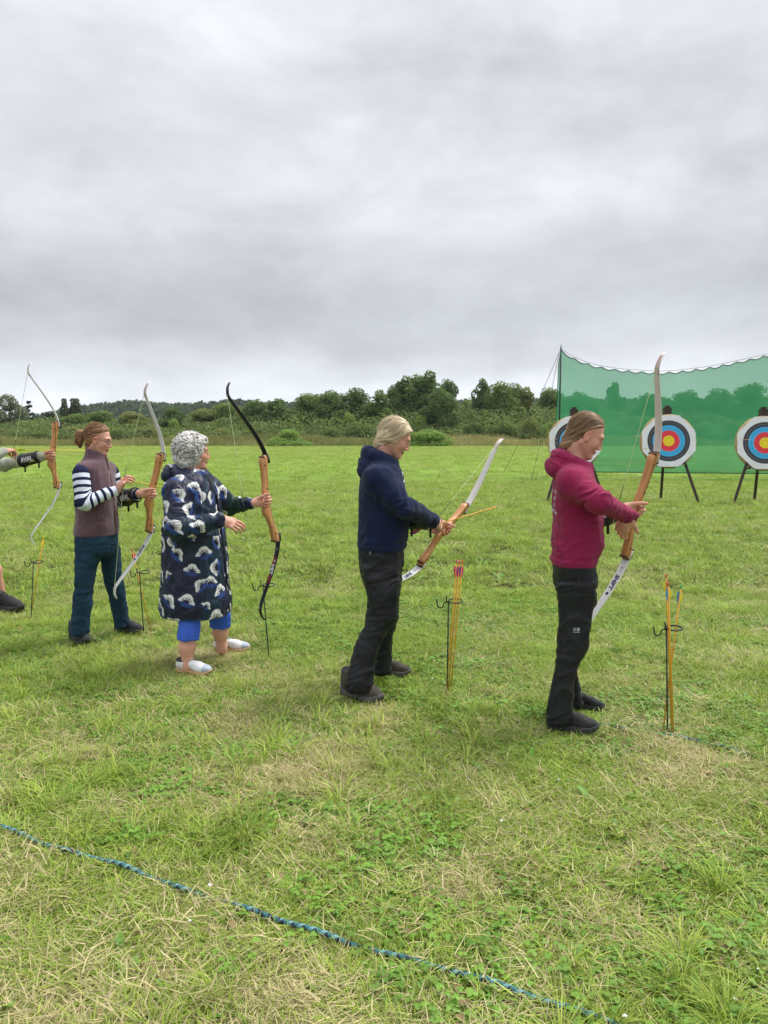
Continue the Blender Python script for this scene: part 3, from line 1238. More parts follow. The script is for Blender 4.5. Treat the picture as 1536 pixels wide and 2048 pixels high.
# ------------------------------------------------------------------ targets
def build_target(px, py, Y, label, yaw, spread, arrows=()):
    c = at(px, py, Y)
    root = empty('archery_target', (c[0], c[1], 0), yaw)
    zc = c[2]
    tiltx = R(-9)
    ax = np.array([0, math.sin(-tiltx), math.cos(-tiltx)])      # up along the leaning boss: leans back (+y) at the top
    nx = np.array([0, -math.cos(tiltx), math.sin(-tiltx)])      # face normal towards the archers
    ctr = np.array([0, 0, zc])
    # straw boss: a disc of coiled straw, each coil a ring
    holder = bpy.data.objects.new('straw_boss', None)
    V, F = [], []
    rb, th = .615, .105
    nseg, ncoil = 56, 9
    prof = [(0, 0)]
    for i in range(ncoil):
        r0, r1 = rb * i / ncoil, rb * (i + 1) / ncoil
        prof += [(r0 + (r1 - r0) * .15, .004), (r0 + (r1 - r0) * .5, .016), (r0 + (r1 - r0) * .85, .004)]
    prof += [(rb + .012, -.018), (rb + .02, -th * .3), (rb + .008, -th * .5), (rb + .022, -th * .72), (rb, -th), (0, -th - .01)]
    rg = random.Random(int(px))
    jit = [[rg.uniform(-.006, .006) for _ in range(nseg)] for _ in prof]
    for j, (r, d) in enumerate(prof):
        for k in range(nseg):
            a = 2 * math.pi * k / nseg
            rr = r + (jit[j][k] if r > .5 else 0)
            p = ctr + np.array([1, 0, 0]) * rr * math.cos(a) + ax * rr * math.sin(a) + nx * d
            V.append(p)
    for j in range(len(prof) - 1):
        for k in range(nseg):
            k2 = (k + 1) % nseg
            F.append((j * nseg + k, j * nseg + k2, (j + 1) * nseg + k2, (j + 1) * nseg + k))
    bpy.data.objects.remove(holder)
    mb = MB()
    mb.add(V, F)
    mb.build('straw_boss', M['straw'], root)
    # paper face with clipped corners, slightly wavy
    V, F = [], []
    nr, ns = 8, 48
    half = .602
    for i in range(nr + 1):
        for k in range(ns):
            a = 2 * math.pi * (k + .5) / ns + .10 * (px % 3 - 1)
            ca, sa = abs(math.cos(a)), abs(math.sin(a))
            rad = min(half / max(ca, 1e-6), half / max(sa, 1e-6), half * 1.22 / (ca + sa) * 1.14)
            rr = rad * i / nr
            wv = .005 * math.sin(3 * a + px) * (i / nr) ** 3
            V.append((rr * math.cos(a), -.022 - wv, rr * math.sin(a)))
    for i in range(nr):
        for k in range(ns):
            k2 = (k + 1) % ns
            F.append((i * ns + k, i * ns + k2, (i + 1) * ns + k2, (i + 1) * ns + k))
    me = mk_mesh('target_face', V, F)
    fo = obj('target_face', me, M['face'], root)
    fo.matrix_local = Matrix.Translation(Vector(ctr)) @ Matrix.Rotation(tiltx, 4, 'X')
    # easel: two splayed front legs, a rear leg, hooks that carry the boss and a top block
    top = ctr + ax * .74 + nx * -.13
    gl = -.02
    for s in (-1, 1):
        mb = MB()
        foot = np.array([s * spread, -.30, gl])
        d = foot - top
        n = nrm(d)
        x = nrm(np.cross(n, [0, 1, 0]))
        y = np.cross(n, x)
        mb.box((foot + top) / 2, (.056, .045, np.linalg.norm(d)), np.stack([x, y, n], 1))
        mb.build('leg', M['easel'], root, smooth=False)
        k = (zc - .60 - gl) / (top[2] - gl)
        hp = foot + (top - foot) * k
        mb = MB()
        mb.tube([hp + [-s * .02, .02, .02], hp + [-s * .03, -.10, .03], hp + [-s * .05, -.19, .03], hp + [-s * .06, -.20, .075]], .022, 8)
        mb.build('boss_hook', M['easel'], root)
    mb = MB()
    foot = np.array([.04, .75, gl])
    d = foot - top
    n = nrm(d)
    x = nrm(np.cross(n, [0, 1, 0]))
    y = np.cross(n, x)
    mb.box((foot + top) / 2, (.056, .045, np.linalg.norm(d)), np.stack([x, y, n], 1))
    mb.build('rear_leg', M['easel'], root, smooth=False)
    mb = MB()
    mb.box(top + [0, -.01, -.02], (.17, .16, .17))
    mb.box(top + [0, -.01, .085], (.10, .10, .06))
    mb.build('top_block', M['easel'], root, smooth=False)
    tag(root, label, 'target', 'archery targets in front of the green net')
    return root, ctr, ax, nx


T1 = build_target(1337, 882, 18.0, 'straw target with coloured rings, the middle one of three', R(-7), .66)
T2 = build_target(1530, 886, 17.7, 'straw target with coloured rings cut off by the right edge of the picture', R(-10), .70)
T3 = build_target(1150, 884, 18.3, 'straw target with coloured rings mostly hidden behind the maroon hoodie woman', R(-3), .68)


def target_arrow(px, py, Y, d, nock, label):
    a = build_arrow('arrow', ['yellow', 'white', 'white'], nock, L=.66)
    p = at(px, py, Y)
    aim(a, p, d)
    tag(a, label, 'arrow', 'arrows shot into the targets')


target_arrow(1279, 872, 17.45, (.06, 1, -.02), 'white', 'pale nocked arrow sticking out left of the middle target')
target_arrow(1297, 897, 17.5, (.05, 1, -.03), 'white', 'arrow stuck low in the white of the middle target')
target_arrow(1113, 878, 17.7, (.05, 1, -.02), 'red', 'upper arrow in the target behind the maroon hoodie woman')
target_arrow(1113, 886, 17.75, (.05, 1, -.02), 'red', 'lower arrow in the target behind the maroon hoodie woman')
target_arrow(1501, 879, 17.1, (.05, 1, -.02), 'white', 'arrow stuck in the black ring of the right edge target')


# ------------------------------------------------------------------ green backstop net with poles and guy lines
NET_Y = 27.5


def build_net():
    root_p = at(1122, 697, NET_Y)
    root = empty('backstop_net', (root_p[0], NET_Y, 0))
    o0 = np.array([root_p[0], NET_Y, 0])
    topx = [1122, 1150, 1200, 1260, 1320, 1400, 1470, 1536, 1600, 1680, 1780, 1900]
    topy = [699, 717, 733, 741, 744, 737, 724, 710, 700, 722, 735, 720]
    lefx = lambda k: np.interp(k, [0, .12, .45, .75, 1], [0, -5, -8, -14, -22])
    V, F = [], []
    nx_, ny_ = 220, 46
    xs = np.linspace(1122, 1900, nx_)
    ty = pchip(topx, topy, xs)
    # scallops between the rings on the head line
    scx = (xs - 1122) / 27.0
    sc = np.abs(np.sin(math.pi * scx)) * 4.5
    rg = np.random.RandomState(4)
    for j in range(ny_):
        k = j / (ny_ - 1)
        for i in range(nx_):
            by = 943 + 4 * (xs[i] - 1122) / 400
            ytop = ty[i] + sc[i]
            py = ytop + (by - ytop) * k
            px = xs[i] + lefx(k) * math.exp(-(xs[i] - 1122) / 160)
            yy = NET_Y + .16 * math.sin(scx[i] * .5 + 1.0) * k + .05 * math.sin(scx[i] * 1.7 + 5 * k) - .25 * math.sin(math.pi * k) * (1 - math.exp(-(xs[i] - 1122) / 120))
            if k > .86:                   # gathered folds along the bottom
                yy += .05 * math.sin((k - .86) * 130 + .9 * math.sin(scx[i] * .35))
            V.append(at(px, py, yy) - o0)
    for j in range(ny_ - 1):
        for i in range(nx_ - 1):
            F.append((j * nx_ + i, j * nx_ + i + 1, (j + 1) * nx_ + i + 1, (j + 1) * nx_ + i))
    obj('netting', mk_mesh('netting', V, F), M['net'], root)
    Va = np.array(V).reshape(ny_, nx_, 3)
    mb = MB()
    mb.tube(Va[0], .016, 5)
    mb.build('head_hem', M['hem'], root)
    mb = MB()
    mb.tube(Va[:, 0], .014, 5)
    mb.build('side_hem', M['hem'], root)
    mb = MB()
    mb.tube(Va[-1] + [0, -.01, 0], .018, 5)
    mb.build('foot_hem', M['hem'], root)
    mb = MB()
    pts = [at(x, y, NET_Y) - o0 for x, y in zip(xs[::4], (ty - 2.0)[::4])]
    mb.tube(pts, .007, 5)
    mb.build('head_line', M['cord'], root)
    tag(root, 'green see through backstop net sagging behind the archery targets', 'net')
    # poles
    for k, (px, py) in enumerate(((1122, 694), (1600, 694))):
        t = at(px, py, NET_Y + .05)
        p = empty('net_pole', (t[0], t[1], 0))
        mb = MB()
        mb.tube([(0, 0, -.1), (0, 0, t[2])], .028, 10)
        mb.build('post', M['pole'], p)
        mb = MB()
        mb.tube([(0, 0, t[2]), (0, 0, t[2] + .09)], .012, 8)
        mb.build('spike', M['pole'], p)
        tag(p, ['dark pole holding up the left end of the green net', 'dark pole holding up the green net just beyond the right edge'][k], 'pole', 'net poles')
    for k, (g, b) in enumerate((((1064, 957), (1119, 703)), ((1040, 905), (1120, 701)))):
        gp = ground(*g)
        if k:
            gp = at(1010, 892, 34)
            gp[2] = 0
        tp = at(b[0], b[1], NET_Y + .05)
        go = empty('guy_line', gp)
        mb = MB()
        d = tp - gp
        mb.tube([d * s + np.array([0, 0, -.12 * math.sin(math.pi * s)]) for s in np.linspace(0, 1, 9)], .0085, 5)
        mb.build('line', M['cord'], go)
        mb = MB()
        mb.tube([(.02, 0, -.1), (-.02, 0, .10)], .014, 6)
        mb.build('peg', M['cord'], go)
        tag(go, ['guy line running down to a peg just left of the target easel', 'guy line running back from the pole top towards the hedgerow'][k], 'rope', 'guy lines of the net')


build_net()


# ------------------------------------------------------------------ ropes on the grass
def build_rope(pts, r, mat, label, seed):
    pts = np.array(pts)
    seg = np.r_[0, np.cumsum(np.linalg.norm(np.diff(pts, axis=0), axis=1))]
    n = int(seg[-1] / .012)
    s = np.linspace(0, seg[-1], n)
    P = np.stack([pchip(seg, pts[:, i], s) for i in range(3)], 1)
    P[:, 2] += .006 * np.sin(s * 9 + seed) + .004 * np.sin(s * 23)
    P[:, 0] += .006 * np.sin(s * 5.3 + seed)
    m = 10
    V, ss, aa = [], [], []
    for i in range(n):
        t = nrm(P[min(i + 1, n - 1)] - P[max(i - 1, 0)])
        a = nrm(np.cross(t, [0, 0, 1]))
        b = np.cross(a, t)
        for k in range(m + 1):
            an = 2 * math.pi * k / m
            rr = r * (1 + .05 * math.sin(2 * math.pi * (s[i] * 52) + an) + .05 * math.sin(2 * math.pi * (s[i] * 52) - an))
            V.append(P[i] + rr * (math.cos(an) * a + math.sin(an) * b))
            ss.append(s[i])
            aa.append(k / m)
    q = []
    for i in range(n - 1):
        for k in range(m):
            q.append((i * (m + 1) + k, (i + 1) * (m + 1) + k, (i + 1) * (m + 1) + k + 1, i * (m + 1) + k + 1))
    o0 = P[0] * [1, 1, 0]
    o = obj('rope', mk_mesh('rope', np.array(V) - o0, np.array(q), attrs={'s': ss, 'a': aa}), mat)
    o.location = o0
    tag(o, label, 'rope', 'ropes marking lines on the grass')


_r1 = [(-260, 1590), (0, 1667), (100, 1703), (210, 1738), (330, 1780), (450, 1817), (560, 1858), (680, 1898), (800, 1930), (920, 1965), (1040, 2006), (1180, 2048), (1330, 2098)]
build_rope([ground(x, y) + [0, 0, .028] for x, y in _r1], .0085, M['rope'], 'teal and navy braided rope crossing the grass in the foreground', 1)
_r2 = [(-200, 1245), (300, 1298), (560, 1338), (700, 1363), (810, 1383), (930, 1405), (1000, 1419), (1120, 1438), (1240, 1462), (1310, 1474), (1390, 1490), (1480, 1512), (1640, 1550)]
build_rope([ground(x, y) + [0, 0, .012 if x < 1230 else .021] for x, y in _r2], .0080, M['rope2'], 'thin dark teal rope along the shooting line by the archers\' feet', 2)

# ------------------------------------------------------------------ people
def rotz(a):
    c, s = math.cos(a), math.sin(a)
    return np.array([[c, -s, 0], [s, c, 0], [0, 0, 1]])


def roty(a):
    c, s = math.cos(a), math.sin(a)
    return np.array([[c, 0, s], [0, 1, 0], [-s, 0, c]])


def rotx(a):
    c, s = math.cos(a), math.sin(a)
    return np.array([[1, 0, 0], [0, c, -s], [0, s, c]])


class Person:
    def __init__(s, px, Y, yaw, label):
        p = at(px, 1250, Y)
        s.o = np.array([p[0], p[1], 0])
        s.yaw = yaw
        s.Rm = rotz(yaw)
        s.root = empty('person', s.o, yaw)
        tag(s.root, label, 'person', 'archers on the shooting line')
        s.camL = s.Rm.T @ (CAM - s.o)
        vd = nrm((s.o - CAM) * [1, 1, 0])
        s.sphi = float(np.dot(s.Rm[:, 0], vd))
        s.cphi = math.sqrt(1 - s.sphi ** 2)

    def loc(s, w):
        return s.Rm.T @ (np.asarray(w, float) - s.o)

    def vec(s, w):
        return s.Rm.T @ np.asarray(w, float)

    def L(s, px, py, lat=0.0):
        r = s.Rm.T @ ray(px, py)
        t = (lat - s.camL[1]) / r[1]
        return s.camL + r * t

    def rings(s, rows, lat=0.0):
        out = []
        for row in rows:
            py, xl, xr, b = row[:4]
            la = row[4] if len(row) > 4 else lat
            c = s.L((xl + xr) / 2, py, la)
            w = abs(s.L(xr, py, la)[0] - s.L(xl, py, la)[0]) / 2 * s.cphi
            a = math.sqrt(max(w * w - (b * s.sphi) ** 2, (w * .55) ** 2)) / s.cphi
            out.append((c[2], c[0], la, a, b))
        return out

    def gpx(s, px, py):
        return s.loc(ground(px, py))


# ---- heads
def head_sdf(P):
    q = np.array(P)
    qa = q.copy()
    qa[:, 1] = np.abs(qa[:, 1])
    d = ell(q, (-.012, 0, .034), (.094, .073, .088))
    d = smin(d, ell(q, (.030, 0, -.028), (.062, .055, .078)), .03)
    d = smin(d, rc(qa, (-.005, .048, -.045), (.060, .014, -.094), .022, .019), .03)
    d = smin(d, ell(q, (.073, 0, -.098), (.021, .022, .018)), .02)
    d = smin(d, ell(qa, (.050, .037, -.026), (.032, .025, .030)), .02)          # cheeks
    d = smin(d, rc(qa, (.084, .012, .030), (.074, .044, .028), .010, .009), .018)   # brow
    d = smax(d, -ell(qa, (.100, .030, .006), (.018, .019, .012)), .012)          # sockets
    d = smin(d, ell(qa, (.0755, .030, .006), (.0135, .0155, .0115)), .003)         # eyes
    d = smin(d, rc(q, (.090, 0, .016), (.1045, 0, -.026), .0070, .0105), .012)      # nose
    d = smin(d, ell(qa, (.098, .011, -.033), (.011, .008, .008)), .006)
    d = smin(d, ell(q, (.0865, 0, -.058), (.012, .020, .0075)), .006)            # lips
    d = smin(d, ell(q, (.0835, 0, -.071), (.012, .018, .0075)), .005)
    e = ell(qa, (-.004, .073, -.004), (.020, .0085, .032))
    e = smin(e, ell(qa, (.003, .074, -.028), (.011, .008, .011)), .006)
    e = smax(e, -ell(qa, (.001, .083, .001), (.011, .0075, .019)), .004)
    d = smin(d, e, .006)
    d = smin(d, rc(q, (-.030, 0, -.05), (-.034, 0, -.085), .047, .044), .025)       # neck
    return d


def skin_col(q, tone, hair, n=None):
    C = np.tile(np.array(tone, float), (len(q), 1))
    a = np.abs(q[:, 1])
    pink = np.exp(-(((q[:, 0] - .062) / .03) ** 2 + ((a - .042) / .022) ** 2 + ((q[:, 2] + .028) / .022) ** 2))
    pink = np.maximum(pink, .9 * np.exp(-(((q[:, 0] - .108) / .014) ** 2 + (a / .014) ** 2 + ((q[:, 2] + .03) / .016) ** 2)))
    pink = np.maximum(pink, .8 * ((a > .068) & (np.abs(q[:, 2]) < .04) & (np.abs(q[:, 0]) < .03)))
    C *= (1 - pink[:, None] * np.array([.0, .20, .22]))
    lip = (q[:, 0] > .078) & (a < .024 * (1 - ((q[:, 2] + .0645) / .016) ** 2 * .6)) & (np.abs(q[:, 2] + .0645) < .0125)
    C[lip] = C[lip] * [.72, .42, .46]
    mouth = (q[:, 0] > .075) & (a < .022) & (np.abs(q[:, 2] + .0645) < .0016)
    C[mouth] *= .35
    brow = (q[:, 0] > .06) & (a > .013) & (a < .046) & (np.abs(q[:, 2] - (.0285 + .06 * (a - .03) * (a < .032))) < .0042)
    C[brow] = C[brow] * .25 + np.array(hair) * .55
    ey = (q[:, 0] > .074) & (((a - .030) / .0125) ** 2 + ((q[:, 2] - .004) / .0048) ** 2 < 1)
    C[ey] = [.55, .53, .52]
    ir = ey & (((a - .031) / .0055) ** 2 + ((q[:, 2] - .003) / .0055) ** 2 < 1)
    C[ir] = [.05, .04, .035]
    lash = (q[:, 0] > .070) & (((a - .030) / .0155) ** 2 < 1) & (np.abs(q[:, 2] - (.0095 - 22 * (a - .030) ** 2)) < .0017)
    C[lash] = [.05, .035, .03]
    return C


def make_head(ctr, yaw, pitch, roll=0.0, s=.915):
    Rm = rotz(yaw) @ roty(pitch) @ rotx(roll)
    return dict(c=np.array(ctr), R=Rm, s=s)


def to_head(h, P):
    return (((P - h['c']) @ h['R']) / h['s']).astype(np.float32)


def from_head(h, q):
    return (np.asarray(q) * h['s']) @ h['R'].T + h['c']


def head_mesh(h, tone, hair, neck_to=None, hres=.0030):
    def f(q):
        d = head_sdf(q)
        if neck_to is not None:
            d = smin(d, rc(q, (-.034, 0, -.075), neck_to, .044, .056), .025)
        return d
    lo = np.array([-.16, -.13, -.26])
    hi = np.array([.14, .13, .15])
    V, F = iso(f, lo, hi, hres)
    C = skin_col(V, tone, hair)
    return from_head(h, V), F, C


def hair_region_tied(q, ear_cover=0.0):
    """negative where hair grows: above the line forehead-ear, and behind the ear"""
    d1 = (q[:, 0] + .01) * .60 - (q[:, 2] - .034 + ear_cover) * .80
    d2 = np.maximum(q[:, 0] + .022 - ear_cover * .5, -(q[:, 2] + .105))
    return smin(d1, d2, .02)


def streak(q, bun, seed):
    a0 = np.array([.07, 0, .085])
    ax = nrm(np.array(bun) - a0)
    v = q - a0
    t = v @ ax
    r = v - t[:, None] * ax
    e1 = nrm(np.cross(ax, [0, 1, .001]))
    e2 = np.cross(ax, e1)
    ang = np.arctan2(r @ e2, r @ e1)
    n = vnoise(np.stack([ang * 9, t * 14, np.zeros(len(q))], 1), seed) * .45 + vnoise(np.stack([ang * 26, t * 22, np.ones(len(q))], 1), seed + 1) * .55
    return n


def hair_mesh(h, f, bun, cols, seed, lo=(-.26, -.16, -.26), hi=(.16, .16, .2), hres=.0032, amp=.0045, mask=None, curl=False):
    V, F = iso(f, lo, hi, hres)
    nn = vnormals(V, F)
    if curl:
        # loose curls: rolled ridges from warped noise
        wv = np.stack([vnoise(V * 38 + k * 11, seed + k) for k in range(3)], 1) - .5
        Q = V + wv * .022
        n1 = np.abs(2 * fbm(Q * 46, 2, seed + 5) - 1)
        n2 = fbm(Q * 85, 2, seed + 9)
        big = fbm(V * 17, 2, seed + 3)
        V = V + nn * ((big - .5) * .036 + (.4 - n1) * .014 + (n2 - .5) * .008)[:, None]
        s = np.clip(1.0 - n1 * 2.1 + (n2 - .5) * 1.5, 0, 1)  # grey tones, with the shade in the crevices between curls painted in
    else:
        s = streak(V, bun, seed)
        V = V + nn * ((s - .5) * 2 * amp + (fbm(V * 30, 2, seed + 7) - .5) * .006)[:, None]
        s = np.clip((s - .5) * 1.7 + .5 + (fbm(V * 22, 2, seed + 2) - .5) * .5, 0, 1)
    c1, c2, c3 = [np.array(c) for c in cols]
    C = np.where(s[:, None] < .5, c1 + (c2 - c1) * (s[:, None] * 2), c2 + (c3 - c2) * (s[:, None] * 2 - 1))
    return from_head(h, V), F, C


def wisps(h, n, cols, root_fn, dir_fn, ln, seed, parent, r=.0009):
    rg = np.random.RandomState(seed)
    mb = MB()
    for i in range(n):
        p = root_fn(rg)
        d = dir_fn(rg, p)
        pts = []
        l = ln * rg.uniform(.5, 1.2)
        bend = rg.normal(size=3) * .5
        for k in range(5):
            t = k / 4
            pts.append(from_head(h, np.array(p) + np.array(d) * l * t + bend * l * t * t * .5))
        mb.tube(pts, [r, r, r, r * .8, r * .4], 3, cap=False)
    me = mk_mesh('loose_strands', mb.V, mb.F, attrs={'Col': np.tile(np.array(cols), (len(mb.V), 1))})
    return obj('loose_strands', me, M['hair'], parent)


# ---- hands
FING = [(.031, (.043, .026, .020), .0088), (.010, (.048, .029, .021), .0090), (-.011, (.044, .027, .020), .0085), (-.030, (.034, .021, .018), .0076)]


def hand_mesh(wr, d, n, side, curls, thumb=(.5, .5, .35), tcurl=(.2, .5), s=.96, arm=None, hres=.0024, spread=.12):
    """side +1 right hand, -1 left hand; d wrist->knuckles, n the way the palm faces"""
    d = nrm(d)
    n = nrm(np.array(n) - np.dot(n, d) * d)
    t = np.cross(d, n) * side           # thumb side
    wr = np.array(wr, float)
    segs = []
    for i, (off, ln, r) in enumerate(FING):
        kn = wr + s * (d * (.088 - abs(off - .008) * .28) + t * off)
        c = curls[i]
        ang = 0
        p = kn
        side_d = nrm(d + t * off * spread * 30 * .25)
        pts = [p]
        for j in range(3):
            ang += c[j]
            dd = side_d * math.cos(ang) + n * math.sin(ang)
            p = p + dd * ln[j] * s
            pts.append(p)
        segs.append((kn, pts, r * s, off))
    b0 = wr + s * (d * .022 + t * .026 + n * .006)
    td = nrm(d * thumb[0] + t * thumb[1] + n * thumb[2])
    tp = [b0, b0 + td * .040 * s]
    td2 = nrm(td + n * tcurl[0] + d * .25)
    tp.append(tp[-1] + td2 * .032 * s)
    td3 = nrm(td2 + n * tcurl[1] + d * .2)
    tp.append(tp[-1] + td3 * .026 * s)
    allp = np.array([wr] + [q for sg in segs for q in sg[1]] + tp)

    def f(P):
        D = rc(P, wr - d * .01, wr + d * .05 * s, .0235 * s, .027 * s)
        for kn, pts, r, off in segs:
            D = smin(D, rc(P, wr + s * (d * .012 + t * off * .55), kn, .0150 * s, .0118 * s), .014)
        D = smin(D, rc(P, wr + s * (d * .012 + t * .018), tp[1], .0165 * s, .0125 * s), .014)
        Fd = None
        for kn, pts, r, off in segs:
            c = chain(P, pts, [r * 1.08, r * 1.0, r * .93, r * .80], .004)
            Fd = c if Fd is None else np.minimum(Fd, c)
        Td = chain(P, tp[1:], [.0122 * s, .0108 * s, .0085 * s], .004)
        D = smin(D, Fd, .007)
        D = smin(D, Td, .006)
        if arm is not None:
            D = smin(D, rc(P, wr, arm, .0225 * s, .032), .015)
        return D
    if arm is not None:
        arm_e = wr + nrm(np.array(arm) - wr) * .07
        allp = np.vstack([allp, arm_e])
    lo = allp.min(0) - .045
    hi = allp.max(0) + .045
    V, F = iso(f, lo, hi, hres)
    return V, F, dict(tips=[sg[1][-1] for sg in segs], pts=segs, thumb=tp)


def hand_col(V, info, tone):
    C = np.tile(np.array(tone, float), (len(V), 1))
    for tip in info['tips'] + [info['thumb'][-1]]:
        w = np.exp(-(np.linalg.norm(V - tip, axis=1) / .014) ** 2)
        C *= (1 - w[:, None] * np.array([.0, .16, .18]))
    for sg in info['pts']:
        for q in sg[1][:3]:
            w = np.exp(-(np.linalg.norm(V - q, axis=1) / .007) ** 2)
            C *= (1 - w[:, None] * np.array([.05, .16, .18]))
    return C


RELAX = [(.25, .45, .3), (.35, .5, .35), (.42, .55, .38), (.5, .6, .4)]
GRIP = [(1.0, 1.45, .8), (1.0, 1.5, .85), (1.0, 1.5, .9), (1.0, 1.5, .9)]


# ---- shoes, in their own frame: heel at x=0, ground at z=0
SHOES = []


def shoe_parts(P, heel, toe, kind, mats, ankle=None):
    heel = np.array(heel)
    toe = np.array(toe)
    dx = toe - heel
    dx[2] = 0
    Ln = np.linalg.norm(dx)
    yaw = math.atan2(dx[1], dx[0])
    s = Ln / .285
    Rm = rotz(yaw)
    SHOES.append((P.Rm @ heel + P.o, P.Rm @ toe + P.o))
    zk_ = 1.0 if kind == 'plim' else 1.22
    root_t = lambda V: (V * s * [1, 1, zk_]) @ Rm.T + heel * [1, 1, 0] + [0, 0, .020]
    high = .015 if kind == 'hike' else (-.012 if kind == 'plim' else 0)

    def upper(q):
        d = ell(q, (.050, 0, .055 + high * .5), (.050, .036, .052 + high))
        d = smin(d, rc(q, (.060, 0, .070), (.175, 0, .050), .036, .030), .03)
        d = smin(d, ell(q, (.205, 0, .036), (.072, .043, .031)), .03)
        col_ = rc(q, (.058, 0, .06), (.050, 0, .098 + high), .040, .039)
        d = smin(d, col_, .02)
        d = smax(d, q[:, 2] - (.098 + high + .25 * np.clip(.05 - q[:, 0], 0, .05)), .008)
        return smax(d, -(q[:, 2] - .016), .004)
    V, F = iso(upper, (-.03, -.075, -.02), (.31, .075, .16), .0042)
    nn = vnormals(V, F)
    V = V + nn * ((fbm(V * 40, 2, 3) - .5) * .004)[:, None]
    up = obj('shoe', mk_mesh('shoe', root_t(V), F), mats[0], P.root)

    up_f = F[(V[F].mean(1)[:, 2] > .092 + high) & (np.abs(V[F].mean(1)[:, 0] - .05) < .06)]
    Vo = V + nn * .0012
    if len(up_f):
        obj('ankle_opening', mk_mesh('ankle_opening', root_t(Vo), up_f), M['shoe_lining'], up)
    if kind == 'plim':
        tf = F[(V[F].mean(1)[:, 0] > .225) & (V[F].mean(1)[:, 2] > .02)]
        obj('toe_panel', mk_mesh('toe_panel', root_t(Vo), tf), M['toe_grey'], up)

    def sole(q):
        q2 = np.array(q)
        q2[:, 2] = 0
        d = rc(q2, (.036, 0, 0), (.085, 0, 0), .0385, .036)
        d = smin(d, rc(q2, (.12, .0, 0), (.205, 0, 0), .036, .049), .03)
        d = smin(d, rc(q2, (.205, 0, 0), (.245, .0, 0), .048, .038), .03)
        tpk = .022 if kind == 'plim' else .030
        z0 = .035 * np.clip((q[:, 0] - .22) / .07, 0, 1) ** 2 + .012 * np.clip((.03 - q[:, 0]) / .03, 0, 1) ** 2
        if kind != 'plim':
            z0 = z0 + .004 * (np.sin(q[:, 0] * 380) > .2)
            tpk = tpk + .012 * np.clip((.06 - q[:, 0]) / .06, 0, 1)
        dz = np.maximum(z0 - q[:, 2], q[:, 2] - (z0 * .6 + tpk))
        return smax(d, dz, .008)
    V, F = iso(sole, (-.03, -.075, -.02), (.32, .075, .08), .0035)
    obj('sole', mk_mesh('sole', root_t(V), F), mats[1], up)
    mb = MB()
    for k in range(5):
        x = .105 + k * .020
        z = .108 - k * .0095 + (-.006 if kind == 'plim' else .0)
        w = .026 - k * .001
        pts = [root_t(np.array([[x - .004, -w, z - .017], [x, -w * .5, z - .003], [x + .002, 0, z + .002], [x, w * .5, z - .003], [x - .004, w, z - .017]]))[i] for i in range(5)]
        mb.tube(pts, .0034, 5)
    mb.build('laces', mats[2], up)
    return up


# ---- arm guard
def arm_guard(P, el, wr, r0, r1, t0, t1, letter_shift=0.0, size=.05, body='AVAL'):
    el, wr = np.array(el), np.array(wr)
    ax = nrm(wr - el)
    Ln = np.linalg.norm(wr - el)
    mid = (el + wr) / 2
    cv = P.camL - mid
    cv = nrm(cv - np.dot(cv, ax) * ax)
    up = np.cross(ax, cv)
    if up[2] < 0:
        up = -up

    def pt(a, t, off=0):
        r = r0 + (r1 - r0) * t + off
        c = el + ax * Ln * t
        return c + (cv * math.cos(a) + up * math.sin(a)) * r
    V, F = [], []
    na, ntt = 25, 12
    for sh in (0.0035, .0105):
        for i in range(ntt + 1):
            for k in range(na):
                a = -2.0 + 4.0 * k / (na - 1)
                e = ((k / (na - 1)) - .5) * 2
                inset = .09 * e ** 4
                tt = t0 + inset + (t1 - t0 - 2 * inset) * i / ntt
                V.append(pt(a, tt, sh + .0012 * math.sin(i * 2.1 + k)))
    w = na
    n1 = (ntt + 1) * na
    for i in range(ntt):
        for k in range(na - 1):
            q = (i * w + k, i * w + k + 1, (i + 1) * w + k + 1, (i + 1) * w + k)
            F.append(q)
            F.append(tuple(x + n1 for x in q[::-1]))
    for i in range(ntt):
        for k in (0, na - 1):
            F.append((i * w + k, (i + 1) * w + k, (i + 1) * w + k + n1, i * w + k + n1))
    for k in range(na - 1):
        for i in (0, ntt):
            F.append((i * w + k, i * w + k + 1, i * w + k + 1 + n1, i * w + k + n1))
    g = obj('arm_guard', mk_mesh('arm_guard', V, F), M['black_plastic'], P.root)
    tm = (t0 + t1) / 2
    sgn = 1 if (P.vec((1, 0, 0)) @ ax) > 0 else -1

    def fn(x, y):
        t = tm + sgn * (x + letter_shift) / Ln
        r = r0 + (r1 - r0) * t
        return pt((y + .002) / r, t, .0122)
    letters('lettering', body, size, fn, M['white_print'], g, shear=-.15, bold=.0022)
    V = [fn(x, y) for x in np.linspace(.2 * size, 1.55 * size, 6) for y in (-.55 * size, -.45 * size)]
    F = [(2 * i, 2 * i + 1, 2 * i + 3, 2 * i + 2) for i in range(5)]
    obj('yellow_stripe', mk_mesh('yellow_stripe', V, F), M['yellow_print'], g)
    for t in (t0 + .12 * (t1 - t0), t1 - .12 * (t1 - t0)):
        mb = MB()
        ring = [pt(a, t, .0125) for a in np.linspace(-math.pi, math.pi, 25)]
        mb.tube(ring, .0045, 5)
        b = pt(-1.45, t, .012)
        mb.box(b + np.array([0, 0, -.022]), (.014, .005, .044))
        mb.build('strap', M['black_plastic'], g)
    return g


